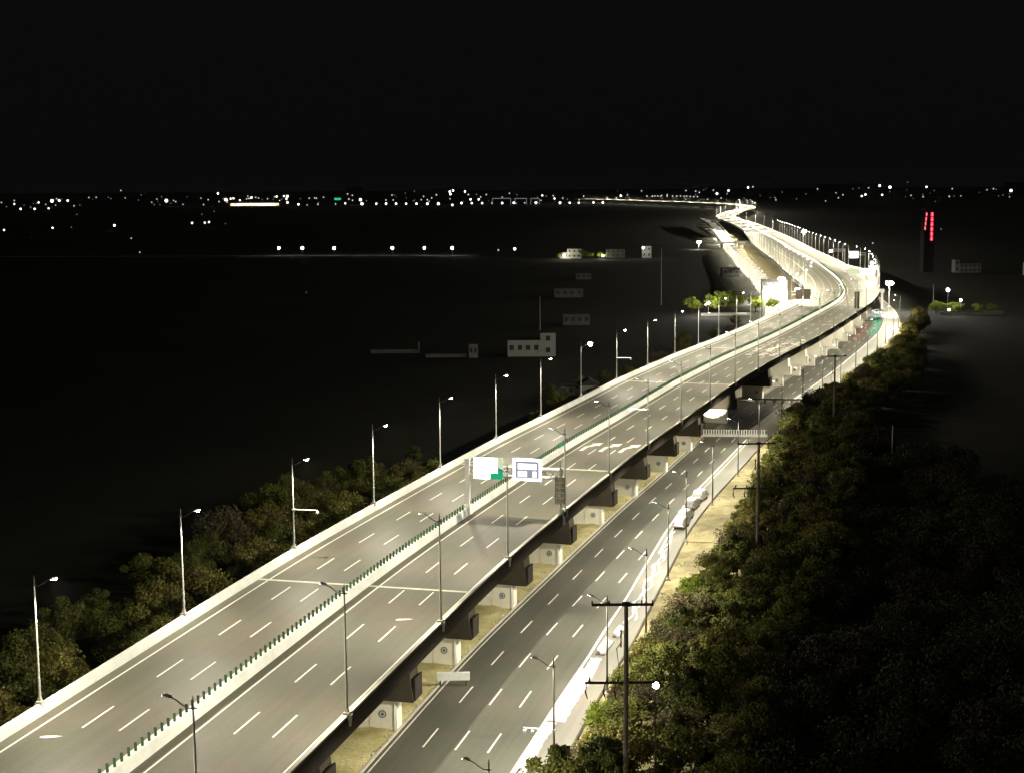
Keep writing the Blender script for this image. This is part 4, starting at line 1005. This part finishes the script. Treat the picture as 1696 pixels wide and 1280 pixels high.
# tower with red neon characters
t = thing('neon_tower', 'dark tower block with red neon characters running down two faces', 'tower', (291, 1050, 0), R(0))
t.scale = (0.8, 0.8, 1.0)
mm = MB(); mm.box((0.6, 6, 22), (9, 12, 44)); b = mm.build('wall', 'wall_dark', t); mm = MB(); mm.box((0.6, 6, 44.2), (9.5, 12.6, 0.5)); mm.build('roof', 'roof_dark', t)
for k in range(6):
    z = 41.2-k*3.35
    mm = MB(); mm.box((2.6, -0.25, z), (2.3, 0.3, 0.5)); mm.box((2.6, -0.25, z-1.1), (2.5, 0.3, 0.5)); mm.box((2.6, -0.25, z-2.1), (1.9, 0.3, 0.45)); mm.box((2.6, -0.25, z-1.0), (0.55, 0.34, 2.5), mi=1)
    mm.box((1.7, -0.25, z-1.6), (0.4, 0.3, 1.1)); mm.box((3.5, -0.25, z-1.6), (0.4, 0.3, 1.1)); mm.build('neon_character', ['neon_red', 'neon_red_core'], t)
for k in range(4):
    z = 41.2-k*3.2; x_ = -2.2-k*0.35
    mm = MB(); mm.box((x_, -0.25, z-0.2), (1.4, 0.3, 0.5)); mm.box((x_, -0.25, z-1.3), (1.5, 0.3, 0.5)); mm.box((x_, -0.25, z-1.0), (0.5, 0.34, 2.4), mi=1); mm.build('neon_character', ['neon_red', 'neon_red_core'], t)

# ================================================================== lights along the horizon and across the plain
def city_pos(px, py, dist):
    yh = 308-(px-848)*0.00698
    return (px-848)/FPX*dist, dist, CAM_H-(py-yh)*dist/FPX
near_row = [(465,406.5,9),(503.5,405.5,10),(556,407.5,10),(652,410,10),(705,411.5,8),(751,411.5,10)]
# positions worked out once from a survey of the picture: (bearing column, elevation row, size)
CITY = [(2,336,2),(11,335.5,3),(32,338,4),(42,346,4),(65,346,4),(72,335.5,4),(88,345,4),(94,333,7),(106,332.5,5),(120,332.5,5),(130,341,3),(134,355,2),(155,327.5,3),(187,327,2),(208,316,3),(241,323,2),(262,339,2.5),(282,332.5,7),(343,339,3),(367,321,4),(380,331,7),(340,355,2),(323,369,4),(344,368.5,4),(351,367.5,4),(378,370,2),(195,373,5),(222,394,3),(235,417,3),(93,377,4),(13,380.5,4),(124,376,2),(360,350,2),(422,327.5,5),
 (463,327,3),(481,325.5,6),(481,335.5,5),(499,338.5,4),(517,328.5,3),(531,338.5,3.5),(580,321.5,3),(582,330,3.5),(576,337,4),(588,332,3),(601,331,6),(603.5,337.5,6),(560,338,3),(627,337.5,4),(643,331.5,3),(643,337.5,4.5),(653,323.5,3),(655,331.5,3),(659.5,337.5,4.5),(676,337.5,4.5),(693,337.5,4.5),(701,331,3),(705,325.5,3),(711,331,3),(711,337.5,5),(726,323,3.5),(729,337.5,5.5),(748,318,5),(753.5,316,4),(749,322,4),(752,339.5,5),(767,336.5,4.5),(773,317.5,4),(778.5,322.5,3.5),(784,336.5,4.5),(782,330.5,4),(795.5,330.5,4),(801,336.5,4),(808,322.5,3),(817,336.5,3),(690,317,2),
 (834,336.5,4.5),(846,320.5,3),(853,336,4.5),(871,336,3),(889.5,336,5),(900,324,4),(918,324.5,3),(920,329,4),(929,336,5),(945,336,4),(960.5,331,3),(960,336,4.5),(984,335.5,4.5),(999.5,335.5,4.5),(1006,328.5,3),(1022,328.5,3.5),(1029,324.5,4),(1040,323,3),(827,413.5,3.5),(854,411.5,6),
 (1072,325,3),(1081,325,3),(1085,325,3),(1090,325,3),(1096,324,3),(1105,325,3),(1114,325,3),(1121,325,3),(1127,325,3),(1133,325.5,3),(1137,325,3),(1143,325.5,3),(1149,326,3),(1155,326,3),(1136,316,3),(1152,317,3),(1158,319,3),(1165,315,2),(1181,315.5,3),
 (1206,316,4),(1187,321,5),(1238,311,4),(1246,310,3.5),(1294,318.5,2),(1333,321.5,2),(1352,313.5,3),(1394,323,3),(1425,325,4),(1431,322.5,4),(1454,308,5),(1458.5,323,4),(1471,310.5,6),(1436,311.5,3),(1420,312,2),(1531,310,4),(1569,325.5,3.5),(1641,313,3),(1670,316,6),(1500,302.5,2),(1557,379,2.5),(1410,313,2),(1445,402,3),(508,483,2)]
rc = random.Random(21)
for k in range(22): CITY.append((rc.uniform(375, 480), rc.gauss(331, 4), rc.choice((2.0, 2.8, 3.7, 4.2))))
for k in range(120):
    xx_ = rc.uniform(0, 1696); CITY.append((xx_, rc.gauss(329, 5.5)-0.006*(xx_-848), rc.choice((1.4, 1.8, 2.2, 2.6, 3.0))))
for (px, py, sz) in CITY:
    yh = 308-(px-848)*0.00698; dpx = py-yh
    dist = min(5200, max(300, 54*FPX/max(dpx, 1))) if dpx > 25 else 5200
    x, y, z = city_pos(px, py, dist)
    rr = 0.37*sz*dist/FPX
    zone = 'left' if px < 420 else ('middle' if px < 1040 else ('over the far viaduct' if px < 1260 else 'right'))
    lab = {'left': 'tiny white lamp among the scattered lights at the left horizon', 'middle': 'tiny white lamp in the string of lights along the middle horizon', 'over the far viaduct': 'tiny lamp in the lights above the far end of the viaduct', 'right': 'tiny white lamp among the sparse lights at the right horizon'}[zone]
    mm = MB(); mm.tube([(0, 0, -z), (0, 0, -rr*0.8)], [rr*0.12, rr*0.08], 5, 0); mm.ball((0, 0, 0), rr, 8, 6, 1)
    t = thing('distant_lamp', lab, 'lamp', (x, y, 0), 0, 'distant lamps, '+zone)
    o = mm.build('mast_lamp', ['wall_dark', 'city_dim' if sz < 2.6 else ('city_soft' if sz < 3.6 else ('city_cream' if int(px) % 4 == 0 or 380 < px < 485 else 'city_white'))], t, loc=(0, 0, z))
# the lamp-lit country road in the left fields
m = MB(); m.quad((-500, 1395, -0.02), (-30, 1355, -0.02), (-30, 1362, -0.02), (-500, 1403, -0.02)); structure(m.build('country_road', 'concrete_pale'))
for i, (px, py, sz) in enumerate(near_row):
    dist = 1390-25*i/5
    x = (px-848)/FPX*dist; d = bpy.data.lights.new('road_light', 'POINT'); 
    t = thing('road_lamp', 'small white lamp by the country road in the left fields, %s from the left' % ORD[i], 'street lamp', (x, dist, 0), 0, 'lamps along the country road')
    mm = MB(); mm.tube([(0, 0, 0), (0, 0, 6)], [0.15, 0.1], 6); mm.build('post', 'pole_grey', t)
    mm = MB(); mm.ball((0, 0, 6.4), 0.22*sz*0.55, 10, 6); mm.build('bulb', 'lamp_bulb', t)
    d.energy = 26000; d.shadow_soft_size = 0.5; link('lamp_light', d, t, (0, 0, 6.2))
# long orange-lit building, green sign, outlined buildings
x, y, z = city_pos(427, 336, 5000)
t = thing('lit_warehouse', 'long low building with a glaring orange-white front on the left horizon', 'building', (x, y, 0))
mm = MB(); mm.box((0, 10, 9), (176, 20, 18)); mm.build('wall', 'wall_dark', t)
for (cx, w, zc, h_, mt) in ((0, 160, 6, 8, 'city_warm'), (5, 120, 7, 6, 'city_hot'), (40, 60, 4, 4, 'city_hot'), (-60, 30, 5, 5, 'city_hot')):
    mm = MB(); mm.box((cx, -0.5-0.3*(mt == 'city_hot')-0.1*(cx == 40), zc), (w, 0.4, h_)); mm.build('lit_front', mt, t)
x, y, z = city_pos(563.5, 329.8, 5000); t = thing('green_sign', 'small glowing green sign on the left horizon', 'sign', (x, y, 0))
mm = MB(); mm.box((0, 0, z), (22, 1, 7)); mm.build('board', 'city_green', t); mm = MB(); mm.box((0, 1, (z-3.5)/2), (2, 1, z-3.5)); mm.build('post', 'wall_dark', t)
for i, (xa, xb_, ya, yb_) in enumerate(((818, 848, 329, 336), (855, 874, 329, 336), (881, 895, 329, 336))):
    xA, yA, zA = city_pos(xa, ya, 5000); xB, yB, zB = city_pos(xb_, yb_, 5000); w = xB-xA
    t = thing('outlined_building', 'building edged with faint light lines on the horizon, %s from the left' % ORD[i], 'building', ((xA+xB)/2, 5000, 0))
    mm = MB(); mm.box((0, 15, zA/2), (w, 28, zA)); mm.build('wall', 'wall_dark', t)
    mm = MB(); mm.box((0, 0.3, zA), (w, 0.6, 2.0)); mm.box((-w/2, 0.3, zA/2), (1.6, 0.6, zA)); mm.box((w/2, 0.3, zA/2), (1.6, 0.6, zA)); mm.build('light_line', 'city_line', t)
# dark skyline blocks
for i, (px, w, h_) in enumerate(((318, 130, 42), (420, 90, 38), (590, 60, 60), (745, 120, 54), (840, 110, 44), (1165, 160, 50), (1400, 200, 60), (1690, 120, 62))):
    x, y, z = city_pos(px, 330, 5350); t = thing('skyline_block', 'faint dark building block on the horizon, %s from the left' % ORD[i], 'building', (x, y, 0))
    mm = MB(); mm.box((0, 0, h_/2), (w, 40, h_)); mm.build('wall', 'wall_dark', t); mm = MB(); mm.box((w*0.2, 0, h_+2), (w*0.3, 20, 4)); mm.build('roof', 'roof_dark', t)
# pale marker stone in the right field
t = thing('marker_stone', 'small pale stone standing in the dark right-hand field', 'stone', (70.5, 240, 0)); mm = MB(); mm.box((0, 0, 0.55), (0.55, 0.3, 1.1), top=(0.6, 0.8)); mm.build('stone', 'wall_white', t); mm = MB(); mm.box((0, 0, 0.05), (0.9, 0.6, 0.1)); mm.build('base', 'concrete_pale', t)

# ================================================================== night haze
HAZE = 0.000032
mm = MB(); mm.box((0, 3000, 32.5), (7000, 6500, 67)); hz = mm.build('haze', [])
hm = bpy.data.materials.new('haze'); hm.use_nodes = True; hn = hm.node_tree.nodes; hn.clear()
out = hn.new('ShaderNodeOutputMaterial'); pv = hn.new('ShaderNodeVolumePrincipled'); pv.inputs['Color'].default_value = (0.9, 0.9, 0.9, 1); pv.inputs['Density'].default_value = HAZE; pv.inputs['Anisotropy'].default_value = 0.6
hm.node_tree.links.new(pv.outputs[0], out.inputs['Volume']); hz.data.materials.append(hm); stuff(hz)
hz['label'] = 'thin night haze over the whole plain'; hz['category'] = 'haze'
